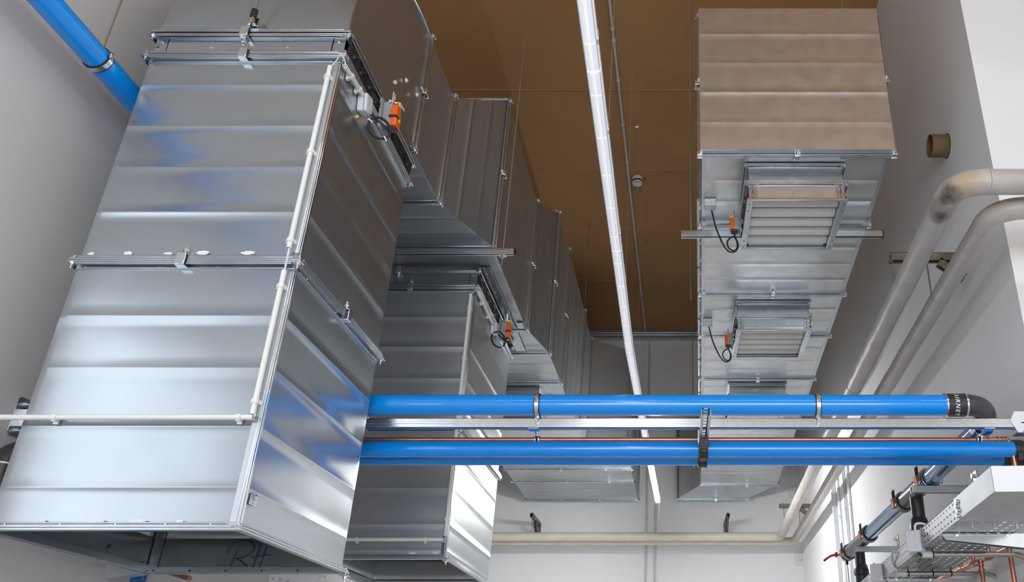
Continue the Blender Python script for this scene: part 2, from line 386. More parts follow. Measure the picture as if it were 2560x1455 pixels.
def damper(label, x0, x1, y0, y1, z0, z1, ngear, group, m='galvanised_sheet', blades=False, left=True):
    """multi-blade damper unit: sheet frame, toothed wheels on its two sides"""
    root = thing('damper_unit', label, 'damper', V(((x0 + x1) / 2, (y0 + y1) / 2, z0)), group)
    mb = MB()
    mb.box((x0, y0, z0), (x1, y0 + .004, z1)); mb.box((x0, y1 - .004, z0), (x1, y1, z1))
    mb.box((x0 + .05, y0, z0), (x0 + .054, y1, z1)); mb.box((x1 - .054, y0, z0), (x1 - .05, y1, z1))
    mb.build('frame', m, root)
    mb = MB(); mb.box((x0 + .055, y0 - .003, z0 + .012), (x1 - .055, y0, z1 - .03)); mb.build('front_cover', m, root, bev=.001)
    mb = MB(); mb.box((x0 + .06, y0 - .006, z0 + .004), (x1 - .06, y0 - .003, z0 + .014)); mb.build('edge_strip', 'silver_rail', root)
    for k in range(3):
        x = x0 + (x1 - x0) * (.3 + .2 * k); z = (z0 + z1) / 2 - .005; MB().cyl((x, y0 - .006, z), (x, y0, z), .005, 8).build('rivet', 'bright_zinc', root)
    for x in (x0 + .025, x1 - .03):
        for z in (z0 + .03, z1 - .03): MB().cyl((x, y0 - .005, z), (x, y0, z), .005, 8).build('rivet', 'bright_zinc', root)
    mb = MB(); ring(mb, rect_xy(x0, x1, y0, y1, z0), (0, 0, 1), .014, .024, .006); mb.build('flange_rail', 'zinc_rail', root, bev=.0015)
    mb = MB(); ring(mb, rect_xy(x0, x1, y0, y1, z1), (0, 0, -1), .014, .024, .006); mb.build('flange_rail', 'zinc_rail', root, bev=.0015)
    st = (y1 - y0 - .04) / ngear; r = min(st * .54, (z1 - z0) * .46)
    for k in range(ngear):
        y = y0 + .02 + st * (k + .5)
        gear(root, (x1 + .012 - .006 * (k % 2), y, (z0 + z1) / 2), (1, 0, 0), r)
        if left and k < 3: gear(root, (x0 + .012, y - .02, (z0 + z1) / 2), (-1, 0, 0), r)
    for q in ((x0 - .014, y0 - .014), (x1 + .014, y0 - .014), (x1 + .014, y1 + .014)):
        for z in (z0, z1):
            b = bolt(root, (q[0], q[1], z), (0, 0, -1), .055)
            mb = MB(); mb.cbox((q[0], q[1], z - .008), (.034, .034, .004)); mb.build('corner_plate', 'bright_zinc', b, bev=.002)
    return root

# ------------------------------------------------------------------ left-hand duct run: first drop
GL = 'duct sections of the left-hand run'
X0, X1, Y0, Y1 = -2.235, -1.425, 2.8, 3.75
ZD = [2.11, 3.091, 4.075, 4.192]
def zpos(vs, y, zt, zb): return [(zt - at(700, v, Y=y).z) / (zt - zb) for v in vs]
def corner_seam(parent, x, y, zt, zb, w=.02):
    mb = MB(); mb.box((x - w - .006, y - .006, zb), (x - .004, y - .001, zt)); mb.box((x - .004, y - .004, zb), (x + .004, y + .004, zt)); mb.box((x + .001, y + .008, zb), (x + .005, y + w, zt))
    return mb.build('corner_seam', 'bright_zinc', parent, bev=.0015)
def smears(parent, spots, y):
    rn = random.Random(3)
    for x, z, w, h in spots:
        pts = []
        for k in range(14):
            t = 2 * pi * k / 14; q = rn.uniform(.7, 1.1); pts.append((x + math.cos(t) * w / 2 * q, y, z + math.sin(t) * h / 2 * q))
        MB().prism(pts, (0, .0015, 0)).build('sealant_smear', 'sealant', parent)
d1l = section('foremost vertical duct, the open-ended lower length with handwriting inside its mouth', rect_xy(X0, X1, Y0, Y1, ZD[1]), rect_xy(X0, X1, Y0, Y1, ZD[0]), 4, GL,
    bolts=((0, 0), (0, 1), (0, 2), (1, 2)), clamps=((0, 0, .49), (0, 1, .5)), seed=11, pos=zpos((790, 920, 1066, 1218), Y0, ZD[1], ZD[0]),
    rivets=((0, 0, (.04, .38, .65, .96)), (0, 1, (.1, .42, .68, .93)), (1, 0, (.08, .3, .52, .72, .9)), (1, 1, (.2, .4, .6, .8))))
corner_seam(d1l, X1, Y0, ZD[1] - .04, ZD[0] + .02); smears(d1l, [(at(100, 1311, Y=Y0).x, 2.142, .05, .012), (at(240, 1312, Y=Y0).x, 2.143, .07, .012), (at(345, 1313, Y=Y0).x, 2.142, .06, .010), (at(450, 1314, Y=Y0).x, 2.142, .03, .008)], Y0 - .009)
d1u = section('foremost vertical duct, the upper length between its two flanged joints', rect_xy(X0, X1, Y0, Y1, ZD[2]), rect_xy(X0, X1, Y0, Y1, ZD[1]), 4, GL,
    clamps=((0, 0, .5),), seed=5, pos=zpos((213, 315, 418, 530), Y0, ZD[2], ZD[1]))
corner_seam(d1u, X1, Y0, ZD[2] - .03, ZD[1] + .04)
smears(d1u, [(at(230, 640, Y=Y0).x, 3.125, .03, .014), (at(322, 640, Y=Y0).x, 3.127, .036, .016), (at(422, 640, Y=Y0).x, 3.126, .034, .012), (at(510, 638, Y=Y0).x, 3.13, .052, .018), (at(620, 639, Y=Y0).x, 3.128, .055, .018)], Y0 - .009)
MB().cyl(at(893, 291, X=X1 + .0005), at(893, 291, X=X1 + .002), .006, 10).build('paint_dot', 'yellow_tape', d1u)
dm1 = damper('damper unit with black gear wheels on top of the foremost vertical duct', X0, X1, Y0, Y1, ZD[2] + .004, ZD[3], 9, 'damper units of the left-hand run')
fclamp(dm1, (at(620, 90, Y=Y0).x, Y0, ZD[3] + .004), (0, 0, -1), (0, -1, 0))
# handwriting inside the mouth of the duct
def pen(parent, strokes, plane, r=.0028):
    for s in strokes:
        MB().tube(spline([plane(*q) for q in s], 6), r, 6).build('pen_stroke', 'ink', parent)
bk = lambda u, v: at(u, v, Y=Y1 - .004)
lf = lambda u, v: at(u, v, X=X0 + .004)
pen(d1l, [[(567, 1382), (573, 1370), (590, 1357), (612, 1351), (630, 1358), (634, 1370), (625, 1384), (606, 1394), (582, 1397)], [(594, 1374), (585, 1393), (576, 1414)], [(592, 1396), (603, 1404), (617, 1416)],
          [(651, 1360), (642, 1388), (632, 1418)], [(666, 1366), (658, 1390), (647, 1418)], [(627, 1394), (650, 1390), (675, 1387)]], bk, .0022)
pen(d1l, [[(376, 1410), (385, 1400), (393, 1391)], [(393, 1391), (387, 1405), (382, 1420)]], bk, .0022)
pen(d1l, [[(355, 1411), (358, 1405), (364, 1404)], [(360, 1412), (357, 1418)]], lf, .0022)
pen(d1l, [[(269, 1371), (277, 1360)], [(277, 1360), (275, 1372)]], lf, .002)
mb = MB(); mb.box((X0 + .004, Y1 - .03, ZD[0]), (X0 + .008, Y1 - .004, ZD[1])); mb.box((X0 + .006, Y1 - .012, ZD[0]), (X0 + .03, Y1 - .005, ZD[1])); mb.build('inner_seam', 'zinc_rail', d1l)
mb = MB(); mb.box((X0 + .01, Y1 - .009, ZD[0] + .004), (X1 - .02, Y1 - .004, ZD[0] + .024)); mb.box((X0 + .004, Y0 + .03, ZD[0] + .004), (X0 + .009, Y1 - .02, ZD[0] + .03)); mb.build('inner_strip', 'zinc_rail', d1l)
for k in range(5): 
    q = at(384 + 90 * k, 1427, Y=Y1 - .01); MB().cyl(q, q + V((0, -.003, 0)), .004, 8).build('rivet_hole', 'black_rubber', d1l)
# maker's sticker low on the right face
st = thing('sticker', 'small white sticker with blue letters low on the side of the foremost duct', 'sticker', at(632, 1262, X=X1 + .008))
S = lambda u, v, o=.0: at(u, v, X=X1 + .0065 + o)
def sq(us, m, name, o): 
    a, b, c, d = [S(*q, o) for q in us]; MB().prism([a, b, c, d], (.001, 0, 0)).build(name, m, st, smooth=False)
c00, c10, c11, c01 = (629.0, 1231.5), (643.2, 1238.0), (637.8, 1266.2), (621.8, 1259.5)
def sp(s, t):
    a = (c00[0] + (c10[0] - c00[0]) * s, c00[1] + (c10[1] - c00[1]) * s); b = (c01[0] + (c11[0] - c01[0]) * s, c01[1] + (c11[1] - c01[1]) * s)
    return (a[0] + (b[0] - a[0]) * t, a[1] + (b[1] - a[1]) * t)
sq((c00, c10, c11, c01), 'label_white', 'backing', 0)
sq((sp(0, 0), sp(1, 0), sp(1, .12), sp(0, .12)), 'label_dark', 'header', .001)
sq((sp(.12, .03), sp(.78, .03), sp(.78, .075), sp(.12, .075)), 'label_white', 'header_print', .002)
def bars(lst, m, name):
    mb = MB()
    for s0, t0, s1, t1 in lst: mb.prism([S(*q, .0012) for q in (sp(s0, t0), sp(s1, t0), sp(s1, t1), sp(s0, t1))], (.001, 0, 0))
    mb.build(name, m, st, smooth=False)
bars([(.08, .20, .15, .46), (.08, .17, .36, .22), (.29, .20, .36, .46), (.15, .32, .29, .36)], 'label_blue', 'letter')
bars([(.42, .17, .78, .22), (.42, .20, .49, .46), (.42, .42, .78, .47), (.71, .33, .78, .46), (.58, .31, .78, .35)], 'label_blue', 'letter')
bars([(.1, .52, .4, .54), (.48, .52, .76, .545)], 'label_dark', 'print_line')
bars([(.1, .60 + .07 * k, .8 - .1 * (k % 2), .612 + .07 * k) for k in range(5)], 'light_grey_box', 'print_line')

# elbow from the drop into the horizontal run
el = thing('duct_elbow', 'large rounded duct elbow curving away above the foremost vertical duct', 'duct', (-1.84, 3.3, 4.2), GL)
FX = -1.475; FZ0, FZ1 = 4.39, 5.185; FY = 3.886; ZE = ZD[3] + .006; NA = 24
out = []; inn = []
for k in range(NA + 1):
    t = pi / 2 * k / NA
    out.append((FY - (FY - Y0) * math.cos(t), ZE + (FZ1 - ZE) * math.sin(t))); inn.append((FY - (FY - Y1) * math.cos(t), ZE + (FZ0 - ZE) * math.sin(t)))
mb = MB(); vs = []
for k in range(NA + 1):
    xr = X1 + (FX - X1) * k / NA
    for (y, z), x in ((out[k], X0), (out[k], xr), (inn[k], xr), (inn[k], X0)): vs.append((x, y, z))
mb.add(vs, [(k * 4 + j, k * 4 + (j + 1) % 4, k * 4 + 4 + (j + 1) % 4, k * 4 + 4 + j) for k in range(NA) for j in range(4)])
mb.build('duct_shell', 'galvanised_sheet', el)
mb = MB(); ring(mb, rect_xy(X0, X1, Y0, Y1, ZE), (0, 0, 1)); mb.build('flange_rail', 'zinc_rail', el, bev=.0015)
mb = MB(); ring(mb, rect_xz(X0, FX, FZ0, FZ1, FY), (0, -1, 0)); mb.build('flange_rail', 'zinc_rail', el, bev=.0015)
mb = MB(); mb.tube([(X1 + (FX - X1) * k / NA + .003, out[k][0] - .003, out[k][1]) for k in range(NA + 1)], .006, 8); mb.build('corner_seam', 'zinc_rail', el)
for u, v in ((986, 206), (1014, 201), (1041, 237)):
    q = at(u, v, X=X1 - .02); MB().cyl(q, q + V((.012, 0, 0)), .013, 12, .008).build('anchor_washer', 'light_grey_box', el)
# hanger at the front of the elbow
hg = thing('hanger_bracket', 'zinc hanger bracket with rubber buffer on the front of the large elbow', 'bracket', at(640, 75, Y=Y0))
q = at(640, 62, Y=Y0 - .01); yy = Y0 - .03
mb = MB(); mb.cbox(q + V((0, -.01, 0)), (.032, .006, .055)); mb.cbox(q + V((0, -.02, -.026)), (.036, .03, .005)); mb.build('angle_plate', 'bright_zinc', hg, bev=.002)
mb = MB(); mb.cyl(q + V((0, -.034, .012)), q + V((0, -.034, .05)), .014, 16); mb.build('rubber_buffer', 'black_rubber', hg)
mb = MB(); mb.cyl(q + V((0, -.034, -.03)), q + V((0, -.034, .012)), .008, 8); mb.build('nut', 'bright_zinc', hg)
tag(MB().cyl(q + V((0, -.034, .03)), (q.x, q.y - .034, ZC), .005, 8).build('hanger_rod', 'zinc_strut'), 'threaded rod above the bracket on the front of the large elbow', 'rod', 'ceiling hanger rods')

# ------------------------------------------------------------------ left-hand run: horizontal main
XM = -2.255; B_ = .02
def mr(x, zt, y, zb=4.39, xl=XM): return rect_xz(xl, x - B_, zb, zt - B_, y)
zm9 = at(1500, 873, Y=10.3).z
Q = [mr(-1.455, 5.205, 3.886, xl=X0), mr(-1.452, 5.215, 4.445), mr(-1.228, 5.632, 5.018), mr(-1.225, 5.63, 6.384), mr(-1.11, 5.83, 6.911), mr(-1.10, 5.85, 7.656),
     mr(-1.09, 5.85, 9.16), mr(-1.09, 5.85, 10.0), mr(-.59, zm9, 10.3), mr(-.588, zm9, 10.914), mr(-.586, zm9, 11.566), mr(-.584, zm9, 12.74)]
MN = [('first horizontal duct length right behind the large elbow', 1, 21), ('widening duct piece above the support strut of the left-hand run', 2, 22),
      ('tall horizontal duct length just behind the widening piece, over the second vertical duct', 3, 23), ('second widening duct piece of the left-hand run, beyond the second vertical duct', 2, 24),
      ('short horizontal duct length following the second widening piece', 2, 25), ('long plain horizontal duct length in the shade by the far hanger rod', 3, 26),
      ('last narrow length of the left-hand run before it steps out wider', 1, 27), ('duct piece stepping out to the widest part of the left-hand run', 0, 28),
      ('short wide duct length seen just over the lower blue pipes, left of the lit lamp', 2, 29), ('narrow wide-bodied duct length with two bottom clamps, last but one on the left', 1, 30),
      ('end length of the left-hand duct run close to the back wall', 4, 31)]
for k, (lb, nb, sd) in enumerate(MN):
    cl = []
    if k >= 8: cl = [(1, 0, .45), (1, 0, .8)] if k < 10 else [(1, 0, .32), (1, 0, .66)]
    if k == 1: cl = [(1, 0, .1), (0, 0, .3)]
    if k in (0, 2, 3, 4, 5): cl = cl + [(0, 1, .48)]
    section(lb, Q[k], Q[k + 1], nb, GL, bolts=[(0, 1), (0, 2)] + ([(1, 0), (1, 1)] if k in (9, 10) else []), clamps=cl, seed=sd, m='galvanised_dull')
# end cap
mb = MB(); r = Q[-1]; mb.prism(r, (0, .004, 0)); tag(mb.build('end_cap', 'galvanised_sheet'), 'flat closing plate on the far end of the left-hand run', 'plate')

# ------------------------------------------------------------------ second drop
U0, U1, W0, W1 = -2.255, -1.405, 5.30, 6.585; ZS = [2.40, 3.22, 4.222, 4.352]
d2l = section('second vertical duct, its lower length with an open mouth', rect_xy(U0, U1, W0, W1, ZS[1]), rect_xy(U0, U1, W0, W1, ZS[0]), 3, GL, bolts=((0, 1), (0, 2), (1, 1)), clamps=((0, 0, .3),), seed=41, m='galvanised_dull',
    pos=zpos((1140, 1220, 1311, 1376), W0, ZS[1], ZS[0]), rivets=((0, 0, (.35, .6)),))
corner_seam(d2l, U1, W0, ZS[1] - .04, ZS[0] + .02); smears(d2l, [(-1.60, 2.437, .06, .012), (-1.46, 2.437, .04, .012)], W0 - .009)
d2u = section('second vertical duct, its upper length half hidden behind the foremost duct', rect_xy(U0, U1, W0, W1, ZS[2]), rect_xy(U0, U1, W0, W1, ZS[1]), 4, GL, bolts=(), clamps=((0, 0, .47),), seed=46, m='galvanised_dull',
    pos=zpos((793, 867, 946, 1015), W0, ZS[2], ZS[1]))
corner_seam(d2u, U1, W0, ZS[2] - .03, ZS[1] + .04)
dm2 = damper('damper unit with gear wheels on top of the second vertical duct', U0, U1, W0, W1, ZS[2] + .004, ZS[3], 11, 'damper units of the left-hand run', left=False)
fclamp(dm2, (at(1003, 665, Y=W0).x, W0, ZS[3]), (0, 0, -1), (0, -1, 0))
mb = MB(); mb.box((U1 + .01, W0 - .02, 4.372), (U1 + .085, W1 + .25, 4.378)); o = mb.build('cover_strip', 'zinc_rail'); tag(o, 'long flat metal strip beside the gears of the second vertical duct', 'strip')
for k in range(5): MB().cyl((U1 + .045, W0 + .08 + .3 * k, 4.366), (U1 + .045, W0 + .08 + .3 * k, 4.372), .006, 8).build('rivet', 'bright_zinc', o)
MB().cbox((U1 + .13, W0 + 1.0, 4.376), (.05, .12, .006)).build('inspection_plate', 'zinc_rail', o)

# ------------------------------------------------------------------ right-hand run
GR = 'duct sections of the right-hand run'
SK = .0235; RB, RT = 4.438, 5.46
def rx(y): return (.138 + SK * (y - 4), 1.216 + SK * (y - 4))
def rr(y): a, b = rx(y); return rect_xz(a, b, RB, RT, y)
RY = [4.0, 4.787, 5.816, 6.624, 7.669, 8.95, 10.4, 12.0]
def ypos(vs, a, b): return [(at(1900, v, Z=RB - .005).y - a) / (b - a) for v in vs]
RN = [('front length of the right-hand duct run with a plain sheet end', ypos((452, 504), 4.0, 4.787), 51), ('right-hand duct length between the support strut and the second flange', ypos((619, 661, 700), 4.787, 5.816), 52),
      ('right-hand duct length that carries the second grille', ypos((774, 805), 5.816, 6.624), 53), ('right-hand duct length just beyond the second grille', ypos((872, 901, 925), 6.624, 7.669), 54),
      ('right-hand duct length that carries the third grille, cut off by the upper blue pipe', [.2, .4, .6, .8], 55), ('hidden-fronted right-hand duct length behind the blue pipes', [.2, .4, .6, .8], 56),
      ('last straight length of the right-hand run, seen under the blue pipes', [.15, .3, .45, .6, .75, .9], 57)]
rs = []
for k, (lb, ps, sd) in enumerate(RN):
    cl = [(0, 0, .5)] if k in (0, 2, 4) else []
    if k == 6: cl = [(1, 0, .6)]
    if k == 0: cl += [(0, 3, .52), (0, 1, .5)]
    rs.append(section(lb, rr(RY[k]), rr(RY[k + 1]), len(ps), GR, bolts=[(0, 0), (0, 1)] + ([(0, 2), (0, 3)] if k == 0 else []) + ([(1, 1)] if k == 6 else []), clamps=cl, seed=sd, pos=ps, m='galvanised_duct_right'))
section('angled end piece of the right-hand run shifted to the left near the back wall', rr(12.0), rect_xz(-.01, 1.03, 4.40, RT, 12.74), 0, GR, bolts=((1, 0), (1, 1)), clamps=((1, 0, .55),), m='galvanised_duct_right', seed=58)
mb = MB(); mb.prism(rect_xz(-.01, 1.03, 4.40, RT, 12.742), (0, .004, 0)); tag(mb.build('end_cap', 'galvanised_sheet'), 'flat closing plate on the far end of the right-hand run', 'plate')
a, b = rx(4); ztop = at(1960, 22, Y=3.957).z; mb = MB(); shell(mb, rect_xy(a - .012, b + .012, 3.955, 3.963, ztop), rect_xy(a - .012, b + .012, 3.955, 3.963, RB - .008), 4, 60, .001, .0008, .0018, sides=(0,), pos=[(ztop - at(1900, v, Y=3.957).z) / (ztop - RB + .008) for v in (86, 158, 231, 306)])
mb.box((a - .012, 3.956, ztop - .01), (b + .012, 4.0, ztop + .002)); mb.box((a - .012, 3.948, RB - .012), (b + .012, 3.985, RB - .008))
mb.build('end_sheet', 'galvanised_duct_right', rs[0], ang=60)
mb = MB(); ring(mb, rect_xz(a, b, RB, RT, 3.998), (0, -1, 0), .026, .026, .008); mb.build('flange_rail', 'zinc_rail', rs[0], bev=.0015)
for x in (a - .014, b + .014): MB().cbox((x, 3.985, RB - .014), (.03, .02, .026)).build('corner_plate', 'bright_zinc', rs[0], bev=.002)
for k, r0 in enumerate(rs[:5]):   # corner seams along the lower edges
    for sd in (0, 1):
        p = V((rx(RY[k] + .03)[sd], RY[k] + .03, RB)); q = V((rx(RY[k + 1] - .03)[sd], RY[k + 1] - .03, RB)); sg = 1 if sd == 0 else -1
        mb = MB(); mb.obox((p + q) / 2 + V((sg * .012, 0, -.003)), q - p, (1, 0, 0), (0, 0, 1), (q - p).length, .02, .004); mb.tube([p, q], .004, 6); mb.build('corner_seam', 'zinc_rail', r0)

# grilles hanging under the right-hand run
def outlet(label, y0, y1, x0, x1, zb, seed, nbl=5):
    g = thing('grille_outlet', label, 'air grille', V(((x0 + x1) / 2, (y0 + y1) / 2, zb)), 'downward grilles under the right-hand run')
    zt = RB; zm = zb + .105
    a0, a1, c0, c1 = x0 + .012, x1 - .012, y0 + .012, y1 - .012
    mb = MB(); mb.box((a0, c0, zm), (a1, c0 + .003, zt)); mb.box((a0, c1 - .003, zm), (a1, c1, zt)); mb.box((a0, c0, zm), (a0 + .003, c1, zt)); mb.box((a1 - .003, c0, zm), (a1, c1, zt)); mb.build('neck', 'galvanised_sheet', g)
    mb = MB(); ring(mb, rect_xy(a0, a1, c0, c1, zt - .006), (0, 0, -1), .02, .022, .007); mb.build('flange_rail', 'zinc_rail', g, bev=.001)
    mb = MB(); ring(mb, rect_xy(a0, a1, c0, c1, zm), (0, 0, 1), .018, .024, .007); mb.build('flange_rail', 'zinc_rail', g, bev=.001)
    mb = MB(); ring(mb, rect_xy(a0, a1, c0, c1, zm), (0, 0, -1), .018, .024, .007); mb.build('flange_rail', 'zinc_rail', g, bev=.001)
    for x in (a0 + .035, a1 - .035): MB().cbox((x, c0 - .018, zm - .01), (.05, .006, .012)).build('foam_seal', 'beige_pvc', g)
    mb = MB(); mb.box((a0, c0, zb), (a0 + .004 + .046, c0 + .004, zm)); mb.box((a1 - .05, c0, zb), (a1, c0 + .004, zm)); mb.box((a0, c1 - .004, zb), (a1, c1, zm))
    mb.box((a0 + .022, c0, zb), (a0 + .025, c1, zm)); mb.box((a1 - .025, c0, zb), (a1 - .022, c1, zm)); mb.build('damper_frame', 'galvanised_sheet', g)
    mb = MB(); mb.box((a0 + .05, c0 - .002, zb), (a1 - .05, c0 + .003, zm - .012)); mb.build('front_cover', 'galvanised_duct_right', g)
    mb = MB(); mb.box((a0 + .05, c0 - .006, zb + .002), (a1 - .05, c0 - .002, zb + .014)); mb.build('edge_strip', 'silver_rail', g)
    for k in range(3):
        x = a0 + (a1 - a0) * (.3 + .2 * k); MB().cyl((x, c0 - .005, zb + .045), (x, c0, zb + .045), .004, 8).build('rivet', 'bright_zinc', g)
    for x in (a0 + .022, a1 - .028):
        for z in (zb + .025, zb + .07): MB().cyl((x, c0 - .004, z), (x, c0, z), .004, 8).build('rivet', 'bright_zinc', g)
    st = (y1 - y0 - .05) / nbl
    for k in range(nbl):
        y = y0 + .025 + st * (k + .5)
        gear(g, (a0 + .006, y, zb + .05), (-1, 0, 0), min(.048, st * .55)); gear(g, (a1 - .006, y, zb + .05), (1, 0, 0), min(.048, st * .55))
        ya, za, yb, z2 = y - st * .17, zb + .037, y + st * .40, zb + .014
        pts = []
        for j in range(7):
            s = j / 6; pts.append((ya + (yb - ya) * s, za + (z2 - za) * s - .007 * math.sin(pi * s)))
        for j in range(7):
            s = 1 - j / 6; pts.append((ya + (yb - ya) * s, za + (z2 - za) * s + .004 * math.sin(pi * s) + .003))
        bl = MB().prism([(a0 + .027, p, z) for p, z in pts], (a1 - a0 - .054, 0, 0)).build('louvre_blade', 'louvre_aluminium', g, ang=50)
        if k: 
            for x in (a0 + .05, a1 - .055): MB().cyl((x, ya - .004, za + .004), (x, ya + .006, za - .002), .004, 8).build('rivet', 'bright_zinc', g)
    mb = MB()
    for p, q in (((x0, y0 + .016, zb - .014), (x0 + .036, y1 - .02, zb)), ((x1 - .036, y0 + .016, zb - .014), (x1, y1 - .02, zb)), ((x0, y0, zb - .014), (x1, y0 + .016, zb)), ((x0, y1 - .02, zb - .014), (x1, y1, zb))): mb.box(p, q)
    mb.build('grille_frame', 'zinc_rail', g, bev=.002)
    for x in (x0 + .015, x1 - .015):
        for t in (.08, .2, .8, .92): MB().cyl((x, y0 + (y1 - y0) * t, zb - .0155), (x, y0 + (y1 - y0) * t, zb - .012), .004, 8).build('frame_hole', 'black_rubber', g)
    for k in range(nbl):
        y = y0 + .025 + st * (k + .5); mb = MB(); mb.obox(((a0 + a1) / 2, y, zb + .075), (1, 0, 0), (0, 1, .06), (0, -.06, 1), a1 - a0 - .056, st * 1.04, .004); mb.build('shade_slat', 'blade_gap_shade', g)  # dark slats stand in for the shade behind the louvre blades
    mb = MB(); mb.box((a0 + .04, c1 - .06, zb + .02), (a1 - .04, c1 - .004, zb + .03)); mb.build('back_blade', 'galvanised_sheet', g)
    for x in (a0 - .012, a1 + .012):
        for z in (zt - .006, zm): bolt(g, (x, c0 - .012, z), (0, 0, -1), .045)
    return g
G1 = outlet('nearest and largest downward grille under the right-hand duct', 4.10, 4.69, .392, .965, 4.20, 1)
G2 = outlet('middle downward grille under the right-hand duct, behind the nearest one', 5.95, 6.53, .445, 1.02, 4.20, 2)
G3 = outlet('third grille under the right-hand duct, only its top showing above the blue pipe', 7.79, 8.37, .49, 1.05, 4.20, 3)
# grille box under the left-hand run
g = thing('grille_outlet', 'dark flanged grille neck under the left-hand run, just above the blue pipe', 'air grille', (-1.6, 8.0, 4.2))
gx0, gx1, gy0, gy1 = -2.0, -1.335, 7.74, 8.4
mb = MB(); mb.box((gx0, gy0, 4.16), (gx1, gy0 + .004, 4.39)); mb.box((gx1 - .004, gy0, 4.16), (gx1, gy1, 4.39)); mb.box((gx0, gy1 - .004, 4.16), (gx1, gy1, 4.39)); mb.box((gx0, gy0, 4.16), (gx0 + .004, gy1, 4.39)); mb.build('neck', 'galvanised_sheet', g)
for z in (4.385, 4.20): mb = MB(); ring(mb, rect_xy(gx0, gx1, gy0, gy1, z), (0, 0, -1)); mb.build('flange_rail', 'zinc_rail', g)

# ------------------------------------------------------------------ strut rails and hanger rods
def strut(mb, a, b, s=.041, down=(0, 0, -1), t=.0035, h=None):
    """C channel from a to b with its slot facing 'down'"""
    a, b = V(a), V(b); u = (b - a).normalized(); w = V(down).normalized(); v = u.cross(w).normalized(); h = h or s; c = (a + b) / 2; L = (b - a).length
    mb.obox(c - w * (h / 2 - t / 2), u, v, w, L, s, t)
    for sg in (-1, 1):
        mb.obox(c + v * sg * (s / 2 - t / 2), u, v, w, L, t, h)
        mb.obox(c + v * sg * (s / 2 - .007) + w * (h / 2 - t / 2), u, v, w, L, .012, t)
        mb.obox(c + v * sg * (s / 2 + .0006), u, v, w, L, .002, h * .28)
    return mb
def strut_solid(label, a, b, name='support_strut', m='zinc_strut', s=.041, cat='strut', group=None, down=(0, 0, -1), h=None, cap=None):
    mb = strut(MB(), a, b, s, down, h=h); o = mb.build(name, m, bev=.001); tag(o, label, cat, group)
    if cap:
        d = (V(b) - V(a)).normalized(); mb = MB(); mb.obox(V(b) + d * .003, d, V((0, 0, 1)).cross(d), (0, 0, 1), .008, s + .003, (h or s) + .003); mb.build('end_cap', 'black_plastic', o)
    return o
zr = 4.325; s1 = strut_solid('dark support strut under the left-hand run, in front of the second vertical duct', (XM, 4.965, zr), (at(1288, 636, Z=zr).x, 4.965, zr), cap=True, group='support struts under the ducts')
zr2 = 4.365; ya = at(1703, 586, Z=zr2).y
s2 = strut_solid('support strut crossing under the right-hand duct behind the nearest grille', (at(1703, 586, Z=zr2).x, ya, zr2), (at(2205, 586, Z=zr2).x, ya, zr2), cap=True, group='support struts under the ducts')
mb = MB(); mb.cbox((-1.165, 4.965, zr - .026), (.05, .04, .006)); mb.cyl((-1.165, 4.965, zr - .03), (-1.165, 4.965, zr - .1), .005, 8); mb.cyl((-1.165, 4.965, zr - .045), (-1.165, 4.965, zr - .03), .011, 6); mb.build('nut_and_plate', 'bright_zinc', s1)
GH = 'ceiling hanger rods'
def rod(label, x, y, z0, z1=ZC, r=.005, m='zinc_strut'):
    o = MB().cyl((x, y, z0), (x, y, z1), r, 8).build('hanger_rod', m); return tag(o, label, 'rod', GH)
rod('hanger rod down to the right end of the strut under the left-hand run', -1.165, 4.965, zr)
p = at(1728, 575, Z=zr2); rod('long hanger rod left of the right-hand duct, down to its strut', p.x, ya, zr2)
rod('hanger rod seen just above the top edge of the right-hand duct', at(2105, 12, Y=ya).x, ya, zr2 + .03)
p = at(1467, 556, Z=ZC); rod('thin hanger rod beside the far dark part of the left-hand run', at(1463, 750, Y=p.y).x, p.y, at(1463, 762, Y=p.y).z)
p = at(1730, 657, Z=ZC); rod('hanger rod behind the left edge of the right-hand duct', p.x, p.y, 4.3)
p = at(1738, 300, Y=5.8); rod('second rod close against the left side of the right-hand duct', .10, 5.9, 4.42)
# right-hand duct: white tube line along the lower left edge
cd = thing('conduit_line', 'broken line of white conduit along the lower left edge of the right-hand duct', 'conduit', (.1, 6.0, 4.42))
yy = 4.52
for k in range(9):
    y2 = yy + .42; xa = rx(yy)[0] - .022; xb = rx(y2)[0] - .022
    MB().pipe((xa, yy, RB + .012), (xb, y2, RB + .012), .011, .009, 14).build('conduit_tube', 'white_pvc', cd)
    for t in (.2, .8):
        y = yy + .42 * t; x = xa + (xb - xa) * t; MB().cbox((x + .008, y, RB + .012), (.02, .02, .027)).build('conduit_clip', 'white_pvc', cd, bev=.003)
    yy = y2 + .03

